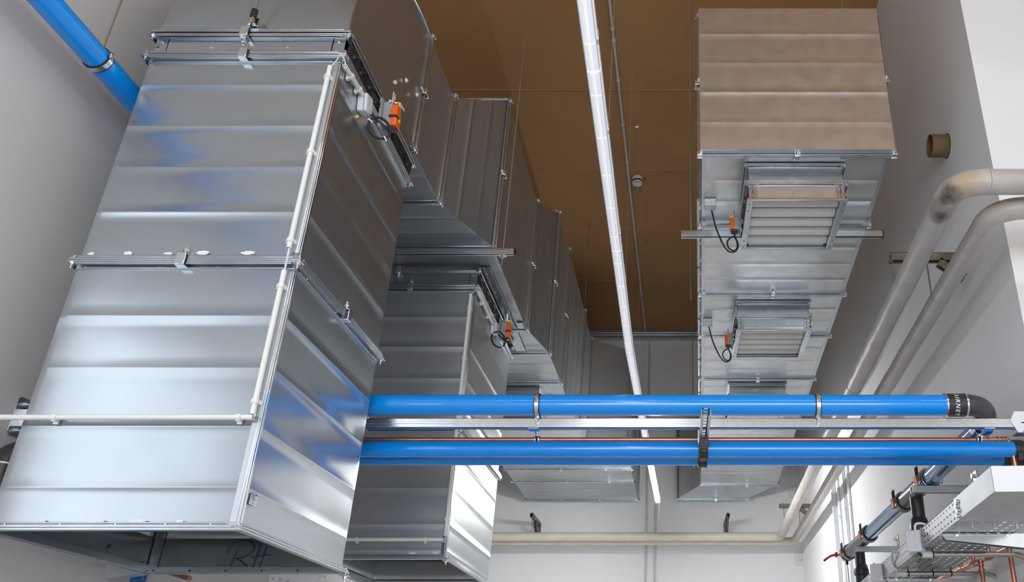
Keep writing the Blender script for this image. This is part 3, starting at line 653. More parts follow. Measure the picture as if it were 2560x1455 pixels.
# ------------------------------------------------------------------ suspended batten lamps
ZL = 3.9
def luminaire(label, a, b, lit=False, glow='lamp_on'):
    a, b = V(a), V(b); d = (b - a).normalized(); v = V((d.y, -d.x, 0)).normalized(); c = (a + b) / 2; L = (b - a).length - .012; up = V((0, 0, 1))
    g = thing('batten_lamp', label, 'lamp', c, 'suspended batten lamps')
    mb = MB(); mb.obox(c + up * .030, d, v, up, L, .058, .030); mb.build('housing', 'lamp_body', g, bev=.003)
    prof = [(-.029, .015), (-.026, -.012), (-.014, -.020), (.014, -.020), (.026, -.012), (.029, .015)]
    Ld = L - (.09 if lit else .004); cd_ = c - d * (.045 if lit else 0)
    p0 = cd_ - d * Ld / 2
    MB().prism([p0 + v * x + up * z for x, z in prof], d * Ld).build('diffuser', glow if lit else 'lamp_clear', g, ang=25)
    if lit:
        MB().obox(b - d * .05 - up * .002, d, v, up, .08, .056, .03).build('end_cap', 'lamp_body', g, bev=.003)
    else:
        MB().obox(c - up * .0208, d, v, up, L - .01, .009, .0014).build('light_strip', 'lamp_strip', g)
        for sg in (-1, 1): MB().obox(c + v * sg * .0255 - up * .012, d, v, up, L, .004, .006).build('side_rail', 'lamp_body', g)
        n = 5
        for k in range(n):
            q = a + d * (L * (k + .5) / n); MB().obox(q - up * .0206, d, v, up, .006, .040, .0016).build('diffuser_rib', 'lamp_strip', g)
    for t in (.28, .9):
        q = a + d * L * t; MB().obox(q + v * .031 + up * .015, d, v, up, .03, .008, .05).build('hanger_clip', 'bright_zinc', g, bev=.002)
    return g
pA = at(1462, 0, Z=ZL); pB = at(1573, 873, Z=ZL); dA = (pB - pA).normalized()
segs = [pB - dA * 1.485 * k for k in (3, 2, 1, 0)]
for k, lb in enumerate(('nearest unlit batten lamp, running out at the top of the picture', 'second unlit batten lamp of the row, above the smoke detector', 'third unlit batten lamp, its far end where the row bends')):
    luminaire(lb, segs[k], segs[k + 1])
pC = at(1626, 1160, Z=ZL); pD = at(1645, 1256, Z=ZL); mid = lerp(pB, pC, .5)
luminaire('fourth unlit batten lamp, just past the bend in the row', pB + V((0, .006, 0)), mid)
luminaire('fifth unlit batten lamp, mostly hidden behind the upper blue pipe', mid, pC - V((0, .01, 0)))
luminaire('brightly lit batten lamp glowing under the lower blue pipes', pC, pD, True)
for k, (p, lb) in enumerate(((lerp(segs[1], segs[2], .28), 'thin wire holding the second batten lamp'), (lerp(segs[2], segs[3], .28), 'thin wire holding the third batten lamp'), (lerp(pB, mid, .28), 'thin wire holding the fourth batten lamp, just past the bend'))):
    q = p + V((.031, 0, .04)); tag(MB().cyl(q, (q.x, q.y, ZC), .0012, 6).build('suspension_wire', 'zinc_strut'), lb, 'wire', 'lamp suspension wires')
q = at(1592, 315, Z=ZC); mb = MB(); mb.cyl(q, q - V((0, 0, .012)), .022, 12); mb.cyl(q, q - V((0, 0, .9)), .0015, 6); tag(mb.build('suspension_wire', 'zinc_strut'), 'loose thin wire from a ceiling eyelet, ending by the smoke detector', 'wire', 'lamp suspension wires')
q = at(1614, 600, Z=ZC); mb = MB(); mb.cyl(q, q - V((0, 0, .02)), .016, 12); mb.cyl(q, (q.x, q.y, 4.0), .0018, 6); tag(mb.build('suspension_wire', 'zinc_strut'), 'thin wire from the far ceiling panel, beside the ceiling conduit', 'wire', 'lamp suspension wires')
for k, x in enumerate((-1.6, .2, 2.0)):
    luminaire(('left', 'middle', 'right')[k] + ' one of three lit batten lamps hung crosswise above the camera, out of the picture', (x, 1.3, 4.6), (x + 1.6, 1.3, 4.6), True, 'lamp_on_near')
for k, y in enumerate((-3.5, -2.0, -.5)):
    luminaire(('first', 'second', 'third')[k] + ' lit batten lamp added as fill behind the camera, out of the picture', (-.45, y, ZL), (-.45, y + 1.5, ZL), True, 'lamp_fill_row')  # unseen lamps added to brighten the left wall and the foremost duct
# ceiling conduit
a = at(1517, -60, Z=ZC - .03); b = at(1613, 826, Z=ZC - .03); b.y = YB - .13
cc = tag(MB().tube([a, b], .0135, 14).build('ceiling_conduit', 'grey_pvc'), 'grey cable conduit running along the brown ceiling to the back wall', 'conduit')
for v in (70, 102, 200, 312, 405, 585, 690): 
    t = (at(1530, v, Z=ZC - .03).y - a.y) / (b.y - a.y); q = lerp(a, b, t); MB().cbox(q + V((0, 0, .004)), (.034, .03, .036)).build('conduit_clip', 'grey_pvc', cc, bev=.004)
# smoke detector
q = at(1593, 462, Z=ZC - .10); sd = thing('smoke_detector', 'white round smoke detector on the brown ceiling beside the conduit', 'smoke detector', q)
def lathe(c, prof, seg=32):
    mb = MB(); c = V(c); n = len(prof)
    vs = [c + V((math.cos(2 * pi * k / seg) * r, math.sin(2 * pi * k / seg) * r, z)) for r, z in prof for k in range(seg)]
    return mb.add(vs, [(i * seg + k, i * seg + (k + 1) % seg, (i + 1) * seg + (k + 1) % seg, (i + 1) * seg + k) for i in range(n - 1) for k in range(seg)])
lathe(q, [(0.001, .10), (.058, .10), (.062, .085), (.060, .055)]).build('base', 'detector_white', sd)
lathe(q, [(.052, .055), (.052, .035)]).build('dark_band', 'black_plastic', sd)
lathe(q, [(.058, .036), (.060, .022), (.048, .004), (.02, 0), (.001, 0)]).build('head', 'detector_white', sd)
for k in range(4): 
    t = -pi / 2 + (k - 1.5) * .3; MB().cbox(q + V((math.cos(t) * .05, math.sin(t) * .05, .012)), (.010, .010, .016)).build('vent_slot', 'black_plastic', sd)
MB().tube([q + V((-.062, 0, .07)), q + V((-.10, 0, .085)), q + V((-.14, .0, .075))], .007, 8).build('red_cable', 'red_plastic', sd)
MB().cbox(q + V((.085, 0, .085)), (.03, .004, .02)).build('red_tag', 'red_plastic', sd)

# ------------------------------------------------------------------ insulated pipes
def insulated(label, pts, r, rad, m, rings, cuts):
    P = smooth_path(pts, rad, 14); g = thing('insulated_pipe', label, 'pipe', V(pts[1]) - V((0, 0, r)), 'insulated pipes along the wall')
    def split(a, b): return P[a:b]
    i1 = 15; i2 = 15 + 15
    MB().tube(P[:2] , r, 28).build('front_run', m, g)
    MB().tube(P[1:16], r * 1.015, 28).build('elbow', m, g)
    a, b = P[15], P[16]; n = 120; rn = random.Random(int(r * 1e4)); rs_ = []; pp = []
    for k in range(n + 1):
        t = k / n; pp.append(lerp(a, b, t) + V((rn.uniform(-1, 1), 0, rn.uniform(-1, 1))) * .0016); rs_.append(r * (1 + rn.uniform(-.025, .025) * (1 if .25 < t < .62 else .35)))
    MB().tube(pp, rs_, 28).build('long_run', m, g)
    MB().tube(P[16:31], r * 1.01, 28).build('elbow', cuts, g)
    MB().tube(P[30:], r, 28).build('back_run', cuts, g)
    for t, mm in rings:
        q = lerp(a, b, t); d = (b - a).normalized(); MB().pipe(q - d * .012, q + d * .012, r * 1.03, r * .98, 28).build('jacket_lap', mm, g)
    return g
IP1 = [(2.9, 3.285, 3.77), (1.272, 3.285, 3.77), (1.445, 12.3, 3.77), (-2.79, 12.3, 3.77)]
IP2 = [(2.9, 3.43, 3.72), (1.49, 3.43, 3.72), (1.655, 12.46, 3.735), (-2.79, 12.46, 3.735)]
insulated('upper-left insulated pipe with a scorched brown stain by its elbow', IP1, .060, .15, 'insulation_jacket_stained', [(.3, 'insulation_jacket'), (.48, 'insulation_jacket'), (.72, 'insulation_cream'), (.83, 'insulation_cream')], 'insulation_cream')
insulated('insulated pipe nearer the right wall, browner and unstained', IP2, .053, .17, 'insulation_jacket', [(.26, 'insulation_jacket'), (.44, 'insulation_jacket'), (.7, 'insulation_cream'), (.85, 'insulation_cream')], 'insulation_cream')
for X in (1.62, 1.9): pass
# wall brackets that carry the insulated pipes
def wall_bracket(label, xa, xb, y, z, rods, dirx=True, s=.05):
    g = thing('pipe_bracket', label, 'bracket', (xb, y, z), 'brackets of the insulated pipes')
    if dirx:
        strut(MB(), (xa, y, z), (xb, y, z), s).build('rail', 'aged_steel', g)
        strut(MB(), (xa + (xb - xa) * .62, y, z - .03), (xb - .035, y, z - .14), s, (-.55, 0, -.8)).build('brace', 'aged_steel', g)
        MB().box((xb - .012, y - .03, z - .06), (xb + .0, y + .03, z + .03)).build('wall_plate', 'aged_steel', g)
    else:
        strut(MB(), (xa, y, z), (xa, xb, z), s).build('rail', 'aged_steel', g)
        strut(MB(), (xa, y + (xb - y) * .45, z - .03), (xa, xb - .01, z - .24), s, (0, -.55, -.8)).build('brace', 'aged_steel', g)
        MB().box((xa - .03, xb - .012, z - .26), (xa + .03, xb, z + .03)).build('wall_plate', 'aged_steel', g)
    for x, yy_, zb in rods:
        MB().cyl((x, yy_, zb), (x, yy_, z + .05), .005, 8).build('drop_rod', 'aged_steel', g); MB().cyl((x, yy_, z - .035), (x, yy_, z - .022), .016, 12).build('washer', 'aged_steel', g)
    for x, yy_, zb in rods:
        r = .062 if (zb > 3.77) else .055
    return g
wxr = lambda y: XR0 + (XR1 - XR0) * (y - YR0) / (YB - YR0)
pz = 4.06; pp_ = at(2226, 645, Z=pz); yb_ = pp_.y
i1x = lambda y: 1.272 + .173 * (y - 3.285) / 9.015; i2x = lambda y: 1.49 + .165 * (y - 3.43) / 9.03
wall_bracket('slotted steel bracket high on the right wall behind the two insulated pipes', pp_.x, wxr(yb_), yb_, pz, [(i1x(yb_), yb_, 3.82), (i2x(yb_), yb_, 3.77)])
pf = at(1967, 1265, Z=4.06); 
wall_bracket('small steel bracket of the insulated pipes near the far corner', i1x(pf.y) - .06, wxr(pf.y), pf.y, 4.06, [(i1x(pf.y), pf.y, 3.82), (i2x(pf.y), pf.y, 3.77)])
for u, lb in ((1330, 'steel bracket on the back wall left of the lit lamp'), (1820, 'steel bracket on the back wall under the right-hand duct')):
    p = at(u, 1288, Y=12.25); wall_bracket(lb, p.x, YB, 12.22, p.z, [(p.x, 12.3, 3.82), (p.x, 12.46, 3.78)], dirx=False)
# cardboard sleeve through the right wall
q = at(2368, 365, X=wxr(4.7)); sl = thing('wall_sleeve', 'short brown open pipe sleeve sticking out of the right wall', 'sleeve', q)
MB().pipe(q + V((.01, 0, 0)), q + V((-.115, 0, 0)), .076, .072, 32).build('tube', 'cardboard', sl)
MB().pipe(q + V((-.006, 0, 0)), q + V((.004, 0, 0)), .083, .075, 32).build('collar_gap', 'cardboard', sl)
MB().cyl(q + V((-.01, 0, 0)), q + V((.0, 0, 0)), .072, 32).build('dark_plug', 'black_rubber', sl)

# ------------------------------------------------------------------ blue pipes across the hall
YU, ZU = 3.91, 2.907
GB = 'blue compressed air pipes'
xe = at(2360, 1013, Y=YU).x; xl = XL + .12
tag(MB().cyl((xl, YU, ZU), (xe, YU, ZU), .05, 40).build('blue_pipe', 'blue_paint'), 'upper bright blue pipe crossing the hall, ending at the lettered collar', 'pipe', GB)
def pipe_clamp(label, p, ax, r, w=.022, stem=(0, 0, -1), stem_len=.04, grp=None, ears=(0, -1, 0)):
    p = V(p); ax = V(ax).normalized(); g = thing('pipe_clamp', label, 'pipe clamp', p, grp)
    MB().pipe(p - ax * w * .62, p + ax * w * .62, r + .0045, r - .0005, 32).build('rubber_lining', 'black_rubber', g)
    MB().pipe(p - ax * w * .42, p + ax * w * .42, r + .0065, r + .003, 32).build('band', 'bright_zinc', g)
    e = V(ears).normalized(); mb = MB(); w2 = ax.cross(e)
    for sg in (-1, 1): mb.obox(p + e * (r + .014) + w2 * sg * .005, e, ax, w2, .022, w * .9, .004)
    mb.cyl(p + e * (r + .016) - w2 * .016, p + e * (r + .016) + w2 * .016, .0035, 8); mb.cyl(p + e * (r + .016) + w2 * .009, p + e * (r + .016) + w2 * .015, .007, 6)
    mb.build('clamp_screw', 'bright_zinc', g)
    s = V(stem).normalized(); mb = MB(); mb.cyl(p + s * (r + .004), p + s * (r + .004 + stem_len), .006, 8); mb.cyl(p + s * (r + .004), p + s * (r + .016), .011, 6); mb.build('stem', 'bright_zinc', g)
    return g
GC = 'clamps on the blue pipes'
for u, lb in ((1345, 'rubber-lined clamp on the upper blue pipe, left of the black hanger'), (2043, 'rubber-lined clamp on the upper blue pipe, right of the black hanger')):
    pipe_clamp(lb, (at(u, 1013, Y=YU).x, YU, ZU), (1, 0, 0), .05, ears=(0, -1, .25), grp=GC)
# lettered collar and elbow
xc0, xc1 = at(2362, 1013, Y=YU).x, at(2412, 1013, Y=YU).x
co = thing('pipe_collar', 'black collar with white AIRNET lettering at the end of the upper blue pipe', 'collar', (xc0, YU, ZU - .055))
MB().cyl((xc0, YU, ZU), (xc1, YU, ZU), .0555, 40).build('sleeve', 'black_plastic', co)
for x in (xc0, xc1): MB().pipe((x - .004, YU, ZU), (x + .004, YU, ZU), .0585, .05, 40).build('end_ring', 'bright_zinc', co)
def text_mesh(s, size):
    cu = bpy.data.curves.new('t', 'FONT'); cu.body = s; cu.size = size; cu.shear = .25; cu.align_x = 'CENTER'; cu.resolution_u = 3; cu.offset = .0006
    ob = bpy.data.objects.new('t', cu); COL.objects.link(ob); dg = bpy.context.evaluated_depsgraph_get(); me = bpy.data.meshes.new_from_object(ob.evaluated_get(dg))
    vs = [v.co.copy() for v in me.vertices]; fs = [tuple(p.vertices) for p in me.polygons]
    bpy.data.objects.remove(ob); bpy.data.curves.remove(cu); bpy.data.meshes.remove(me); return vs, fs
word = '\u039bIRNET'; letters = list(word); wd = [.026, .010, .024, .026, .022, .022]; tot = sum(wd)
s0 = -tot / 2; rC = .0562; thc = math.atan2(CAMZ - ZU, -YU)  # direction to the eye in the y-z plane
for ch, w_ in zip(letters, wd):
    vs, fs = text_mesh(ch, .030); sc_l = s0 + w_ / 2; s0 += w_
    out_ = []
    for p in vs:
        arc = sc_l + p.x * .95; ang = thc - .12 + arc / rC     # reads downwards round the collar
        out_.append(V(((xc0 + xc1) / 2 - .011 + p.y * .95, YU + math.cos(ang) * rC, ZU + math.sin(ang) * rC)))
    MB().add(out_, fs).build('letter', 'lettering_white', co, smooth=False)
XE, ZE2 = 1.504, 2.845
pth = [(xc1, YU, ZU), (xc1 + .02, YU, ZU)]; e0 = V((xc1 + .02, YU, ZU)); e1 = V((XE, YU + .01, ZU - .004)); e2 = V((XE + .004, YU + .14, ZU - .055))
for k in range(1, 15): t = k / 14; pth.append(e0 * (1 - t) ** 2 + e1 * 2 * t * (1 - t) + e2 * t * t)
m1 = at(2335, 1186, Z=2.832); m2 = at(2150, 1356, Z=2.832)
tag(MB().tube(pth, .0515, 32).build('pipe_elbow', 'grey_black_elbow'), 'grey-black elbow right of the lettered collar, turning the blue pipe to the back', 'elbow')
# main along the right wall
dm = (m2 - m1).normalized(); e3 = e2 + (m1 - e2).normalized() * .06
def on(u, v): # point of the wall main nearest to a sight line
    o = V((0, 0, CAMZ)); r = (at(u, v, Y=5) - o).normalized(); n = dm.cross(r); k = ((o - m1).cross(r)).dot(n) / n.length_squared; return m1 + dm * k
tA, tA2 = on(2312, 1190), on(2252, 1247); tB, tB2 = on(2178, 1340), on(2128, 1385)
MB_ = MB().pipe(e2, e3, .056, .05, 28); tag(MB_.build('pipe_collar', 'bright_zinc'), 'silver collar under the rail where the blue pipe leaves the elbow', 'collar')
RM = .0525
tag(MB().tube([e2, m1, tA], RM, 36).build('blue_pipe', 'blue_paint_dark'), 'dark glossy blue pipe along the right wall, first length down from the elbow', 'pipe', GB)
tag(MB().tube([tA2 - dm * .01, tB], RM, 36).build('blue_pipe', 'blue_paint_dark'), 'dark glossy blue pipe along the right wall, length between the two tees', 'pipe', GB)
def tee(label, a, b, drop, r=.055, valve=False):
    d = (b - a).normalized(); c = (a + b) / 2; g = thing('pipe_tee', label, 'pipe tee', c)
    MB().cyl(a - d * .02, b + d * .02, r, 32).build('body', 'grey_black_elbow', g)
    up = V((0, 0, 1)); side = d.cross(up).normalized(); 
    if side.x > 0: side = -side
    for q in (a, b):
        cp = MB(); cp.pipe(q - d * .042, q + d * .042, r + .009, r - .002, 32)
        for s in (-.016, .016): cp.pipe(q + d * s - d * .004, q + d * s + d * .004, r + .013, r, 32); k = cp.build('coupling', 'coupling_steel', g)
        for s in (-.046, .046): MB().pipe(q + d * s - d * .005, q + d * s + d * .005, r + .006, r - .001, 32).build('seal_ring', 'black_rubber', k)
        e = (side * .8 - up * .1).normalized(); w_ = d.cross(e)
        MB().obox(q + e * (r + .016), d, w_, e, .06, .06, .02).build('rubber_block', 'rust_rubber', k)
        for s in (-.018, .018):
            MB().cyl(q + e * (r + .012) + d * s - up * .03, q + e * (r + .012) + d * s + up * .085, .0055, 8).build('clamp_bolt', 'black_rubber', k)
            MB().pipe(q + e * (r + .010) + d * s - up * .028, q + e * (r + .010) + d * s - up * .008, .013, .006, 12).build('bolt_sleeve', 'bright_zinc', k)
    z = c.z; p = V((c.x, c.y, 0)); L = drop
    MB().tube([(p.x, p.y, z), (p.x, p.y, z - .17)], .042, 24).build('branch', 'black_plastic', g)
    return g
tee('pipe tee with two bolted couplings under the lower blue pipes, nearer one', tA, tA2, .4)
tee('far pipe tee with bolted couplings beside the red-handled valve', tB, tB2, .4)
def drop(label, c, L):
    g = thing('drop_pipe', label, 'pipe', (c.x, c.y, c.z - .17 - L), 'black drop pipes below the tees')
    z = c.z - .165
    lathe((c.x, c.y, z), [(.043, 0), (.050, -.008), (.060, -.045), (.061, -.085), (.055, -.092), (.052, -.095), (.050, -.15), (.047, -.155), (.047, -.20), (.049, -.205), (.049, -.24), (.046, -.245), (.046, -L)], 28).build('socket', 'black_plastic', g)
    return g
drop('black drop pipe with bulging socket under the nearer tee', (tA + tA2) / 2, .95); drop('black drop pipe with bulging socket under the far tee', (tB + tB2) / 2, 1.1)
# valve on the end of the wall main
vg = thing('ball_valve', 'silver ball valve with red lever at the far end of the blue wall pipe', 'valve', tB2 + dm * .16)
vb = tB2 + dm * .06
mb = MB(); mb.tube([vb, vb + dm * .05, vb + dm * .06, vb + dm * .12, vb + dm * .14, vb + dm * .19], [.046, .048, .056, .058, .048, .046], 24); mb.build('body', 'bright_zinc', vg)
MB().pipe(vb + dm * .04, vb + dm * .055, .060, .045, 24).build('seal_ring', 'black_rubber', vg)
q = vb + dm * .09; mb = MB(); mb.cyl(q, q + V((-.085, 0, .0)), .012, 12); mb.build('valve_stem', 'bright_zinc', vg)
q2 = q + V((-.085, 0, 0)); mb = MB(); mb.obox(q2 + V((-.008, 0, 0)), (0, 1, 0), (0, 0, 1), (1, 0, 0), .04, .04, .02); mb.tube(spline([q2 + V((-.01, 0, 0)), q2 + V((-.045, .0, -.006)), q2 + V((-.075, .01, -.02)), q2 + V((-.12, .02, -.05))], 5), .010, 10); mb.build('lever', 'red_plastic', vg)
mb = MB(); mb.cyl(q + V((0, 0, -.05)), q + V((0, 0, -.085)), .012, 12); mb.build('drain_plug', 'black_rubber', vg)
tag(MB().tube(spline([q + V((0, 0, -.085)), q + V((.01, .01, -.3)), q + V((.05, .03, -.7)), q + V((.09, .05, -1.2))], 6), .004, 8).build('drain_hose', 'black_rubber'), 'thin black hose hanging from the red-levered valve', 'hose')
# strut arms under the tees
def arm(label, c, u0, u1, v):
    z = c.z - .082; p0 = at(u0, v, Z=z); g = thing('strut_arm', label, 'bracket', (wxr(p0.y), p0.y, z), 'strut arms carrying the wall pipe')
    xw = wxr(p0.y); strut(MB(), (p0.x, p0.y, z), (xw - .01, p0.y, z), .041).build('arm', 'zinc_strut', g, bev=.001)
    MB().box((xw - .010, p0.y - .03, z - .06), (xw, p0.y + .03, z + .11)).build('wall_plate', 'bright_zinc', g, bev=.004)
    MB().cyl((xw - .03, p0.y, z + .08), (xw - .01, p0.y, z + .08), .014, 12).build('wall_bolt', 'bright_zinc', g)
    return g
arm('strut arm from the right wall under the nearer tee', tA, 2278, 2405, 1224); arm('strut arm from the right wall under the far tee', tB, 2138, 2235, 1373)
pipe_clamp('rubber-lined clamp on the dark blue pipe just before the nearer tee', tA - dm * .06, dm, RM, grp=GC, ears=(1, 0, -.4), stem_len=.03)

# long silver rail under the upper pipe
ZR = 2.826; xr1 = at(2542, 1058, Y=3.95).x
rl = thing('support_rail', 'long silver support rail across the hall between the blue pipes', 'rail', (0, 3.95, ZR - .022))
strut(MB(), (XL + .02, 3.95, ZR), (xr1, 3.95, ZR), .044, (0, 0, -1), h=.044).build('channel', 'silver_rail', rl, bev=.004)
mb = MB(); x = xr1 - .012
mb.prism([(x, 3.922, ZR - .05), (x - .028, 3.922, ZR + .01), (x - .002, 3.922, ZR + .055), (x + .10, 3.922, ZR + .055), (x + .12, 3.922, ZR + .02), (x + .12, 3.922, ZR - .05)], (0, .006, 0)); mb.build('end_bracket', 'lamp_body', rl, bev=.002)
MB().box((x, 3.928, ZR - .05), (x + .14, 3.99, ZR - .044)).build('bracket_foot', 'zinc_strut', rl)
MB().cyl((x + .035, 3.91, ZR - .047), (x + .035, 3.925, ZR - .047), .015, 6).build('bracket_bolt', 'bright_zinc', rl)
for k in range(4): MB().cbox((x + .032 + .018 * k, 3.921, ZR - .002 + .004 * (k % 2)), (.016, .003, .005)).build('slot_tooth', 'black_rubber', rl)
# copper pipe under the rail
YC = 4.09; ZCu = at(1600, 1099, Y=YC).z; xcp = at(2500, 1099, Y=YC).x
cp = thing('copper_pipe', 'copper pipe crossing the hall just above the lower blue pipes', 'pipe', (0, YC, ZCu - .011))
MB().cyl((xl, YC, ZCu), (xcp, YC, ZCu), .011, 20).build('tube', 'copper', cp)
ep = smooth_path([(xcp, YC, ZCu), (xcp + .05, YC, ZCu), (xcp + .065, YC + .02, ZCu - .3)], .045, 8)
MB().tube(ep, .0115, 16).build('bend', 'copper', cp)
for x in (-.012, .012, .03): MB().pipe((xcp + x - .004, YC, ZCu), (xcp + x + .004, YC, ZCu), .0155, .010, 16).build('press_ring', 'copper', cp)
for u, lb in ((1343, 'small clamp holding the copper pipe below the silver rail, left of the black hanger'), (2447, 'small clamp holding the copper pipe near its right bend')):
    x = at(u, 1099, Y=YC).x; g = thing('pipe_clamp', lb, 'pipe clamp', (x, YC, ZCu), 'clamps on the copper pipe')
    MB().pipe((x - .014, YC, ZCu), (x + .014, YC, ZCu), .0155, .0105, 20).build('rubber_lining', 'black_rubber', g)
    for dx in (-.009, .009): MB().pipe((x + dx - .003, YC, ZCu), (x + dx + .003, YC, ZCu), .018, .014, 20).build('band', 'bright_zinc', g)
    MB().cyl((x, YC - .01, ZCu + .014), (x + .004, 3.97, ZR - .02), .007, 10).build('stem', 'bright_zinc', g)
    MB().cbox((x + .004, 3.955, ZR - .026), (.05, .05, .005)).build('slide_plate', 'bright_zinc', g)
# two lower blue pipes
Y1p, Z1p = 4.10, 2.744; Y2p = 4.256; RL = .0395
x1e = at(2535, 1123, Y=Y1p).x; x2e = at(2508, 1150, Y=Y2p).x
tag(MB().cyl((xl, Y1p, Z1p), (x1e, Y1p, Z1p), RL, 36).build('blue_pipe', 'blue_paint'), 'lower blue pipe crossing the hall, the front one of the pair', 'pipe', GB)
tag(MB().cyl((xl, Y2p, Z1p), (x2e, Y2p, Z1p), RL, 36).build('blue_pipe', 'blue_paint'), 'lower blue pipe crossing the hall, the rear one showing as a band below its twin', 'pipe', GB)
g = thing('pipe_coupling', 'black coupling on the right end of the front lower blue pipe', 'coupling', (x1e, Y1p, Z1p - .045))
MB().cyl((x1e - .004, Y1p, Z1p), (x1e + .035, Y1p, Z1p), .046, 32).build('collar', 'black_plastic', g); MB().cyl((x1e + .03, Y1p, Z1p), (x1e + .19, Y1p, Z1p), .041, 32).build('body', 'grey_black_elbow', g)
MB().cbox((x1e + .012, Y1p - .03, Z1p - .045), (.02, .03, .03)).build('lug', 'black_plastic', g)
g = thing('pipe_coupling', 'black coupling on the right end of the rear lower blue pipe', 'coupling', (x2e, Y2p, Z1p - .045))
MB().cyl((x2e - .004, Y2p, Z1p), (x2e + .035, Y2p, Z1p), .043, 32).build('collar', 'black_plastic', g); MB().cyl((x2e + .03, Y2p, Z1p), (x2e + .22, Y2p, Z1p), .039, 32).build('body', 'black_plastic', g)
# black hanger on a short strut
xh = at(1765, 1040, Y=3.62).x
hs = thing('pipe_hanger', 'black plastic hanger holding both lower blue pipes on a short open strut', 'pipe hanger', (xh, 4.1, 2.69))
zs = 2.772
mb = MB(); strut(mb, (xh, 3.60, zs), (xh, 4.32, zs), .041); 
mb = MB()
for sg in (-1, 1): mb.box((xh + sg * .0205 - .0015, 3.60, zs - .018), (xh + sg * .0205 + .0015, 4.32, zs + .018)); mb.box((xh + sg * .0155 - .005, 3.60, zs - .018), (xh + sg * .0155 + .005, 4.32, zs - .015))
y = 3.60
for k in range(16):  # slotted web
    mb.box((xh - .02, y, zs + .015), (xh + .02, y + .012, zs + .018)); mb.box((xh - .02, y, zs + .015), (xh - .0085, y + .045, zs + .018)); mb.box((xh + .0085, y, zs + .015), (xh + .02, y + .045, zs + .018)); y += .045
mb.build('short_strut', 'zinc_strut', hs, bev=.0008)
zc_ = Z1p
for y, nm in ((Y1p, 'front'), (Y2p, 'rear')):
    MB().arcband((xh, y, zc_), (1, 0, 0), RL + .0005, .040, .010, 0, 2 * pi, (0, 0, 1), 36).build('clamp_ring', 'black_plastic', hs, bev=.001)
    for dx in (-.019, .019): MB().arcband((xh + dx, y, zc_), (1, 0, 0), RL + .0005, .006, .014, pi * .55, pi * 1.5, (0, 0, 1), 20).build('ring_rib', 'black_plastic', hs)
mb = MB(); mb.cbox((xh, 3.985, zs - .03), (.044, .06, .05)); mb.cbox((xh, 4.05, zs - .04), (.036, .12, .035)); mb.build('clamp_foot', 'black_plastic', hs, bev=.004)
mb = MB(); mb.cbox((xh, 4.19, zc_ - .01), (.036, .07, .05)); mb.build('link_block', 'black_plastic', hs, bev=.004)
MB().cbox((xh - .026, 3.95, zs - .01), (.006, .03, .06)).build('white_end', 'white_pvc', hs)

# ------------------------------------------------------------------ white conduits, boxes and damper motors
def clip(parent, p, ax, n, r=.0095, m='white_pvc'):
    p = V(p); ax = V(ax).normalized(); n = V(n).normalized(); u = ax.cross(n)
    mb = MB(); mb.pipe(p - ax * .008, p + ax * .008, r + .003, r, 16); mb.obox(p - n * (r + .004) + u * .004, u, ax, n, .034, .015, .010); mb.obox(p + u * (r + .002) - n * .004, u, ax, n, .006, .015, .016)
    return mb.build('conduit_clip', m, parent, bev=.001)
def conduit(label, segs, clips, n, r=.0095, cables=(), group=None, m='white_pvc'):
    g = thing('conduit_line', label, 'conduit', V(segs[0][0]), group); n = V(n)
    for a, b in segs: MB().pipe(a, b, r, r * .82, 18).build('conduit_tube', m, g)
    for p, ax in clips: clip(g, p, ax, n, r, m)
    for pts in cables: MB().tube(spline(pts, 6), .0025, 8).build('cable', 'light_grey_box', g)
    return g
def front_pts(Yp): return lambda u, v: at(u, v, Y=Yp)
F = front_pts(Y0 - .024)
hz = F(300, 1043).z; h0 = V((XL, Y0 - .024, hz)); h1 = V((F(633, 1043).x, Y0 - .024, hz))
va0, va1 = F(825, 166), F(722, 620); vb0, vb1 = F(711, 676), F(631, 1036)
def onseg(a, b, v): 
    lo, hi = 0., 1.
    for _ in range(30):
        m_ = (lo + hi) / 2; p = lerp(a, b, m_); y = _s * -p.y + _c * (p.z - CAMZ); z = _c * p.y + _s * (p.z - CAMZ); vv = CYP - FPX * y / z
        if vv < v: lo = m_
        else: hi = m_
    return lerp(a, b, lo)
conduit('white conduit across and up the front of the foremost vertical duct', [(h0, h1), (va0, va1), (vb0, vb1)],
    [((F(137, 1043).x, h0.y, hz), (1, 0, 0)), ((F(597, 1043).x, h0.y, hz), (1, 0, 0))] + [(onseg(va0, va1, v), va1 - va0) for v in (190, 378, 600)] + [(onseg(vb0, vb1, v), vb1 - vb0) for v in (715, 1003)], (0, -1, 0),
    cables=[[va1 + V((0, 0, .01)), lerp(va1, vb0, .5), vb0 - V((0, 0, .01))], [va1 + V((.004, 0, .01)), lerp(va1, vb0, .5) + V((.004, 0, 0)), vb0 - V((0, 0, .01))], [vb1 + V((0, 0, .006)), lerp(vb1, h1, .5) + V((.01, -.004, 0)), h1 - V((.008, 0, 0))]], group='white conduits on the vertical ducts')
Sd = lambda u, v, o=.024: at(u, v, X=X1 + o)
r0, r1 = Sd(862, 164), Sd(906, 236)
conduit('short white conduit up the side of the foremost vertical duct to its motor box', [(r0, r1)], [(onseg(r0, r1, 190), r1 - r0), (onseg(r0, r1, 223), r1 - r0)], (1, 0, 0), r=.0105,
    cables=[[va0 + V((0, 0, -.01)), va0 + V((.03, -.01, .03)), lerp(va0, r0, .6) + V((.01, -.03, .03)), r0 + V((.0, -.01, .02)), r0 + V((0, .01, -.01))]], group='white conduits on the vertical ducts')
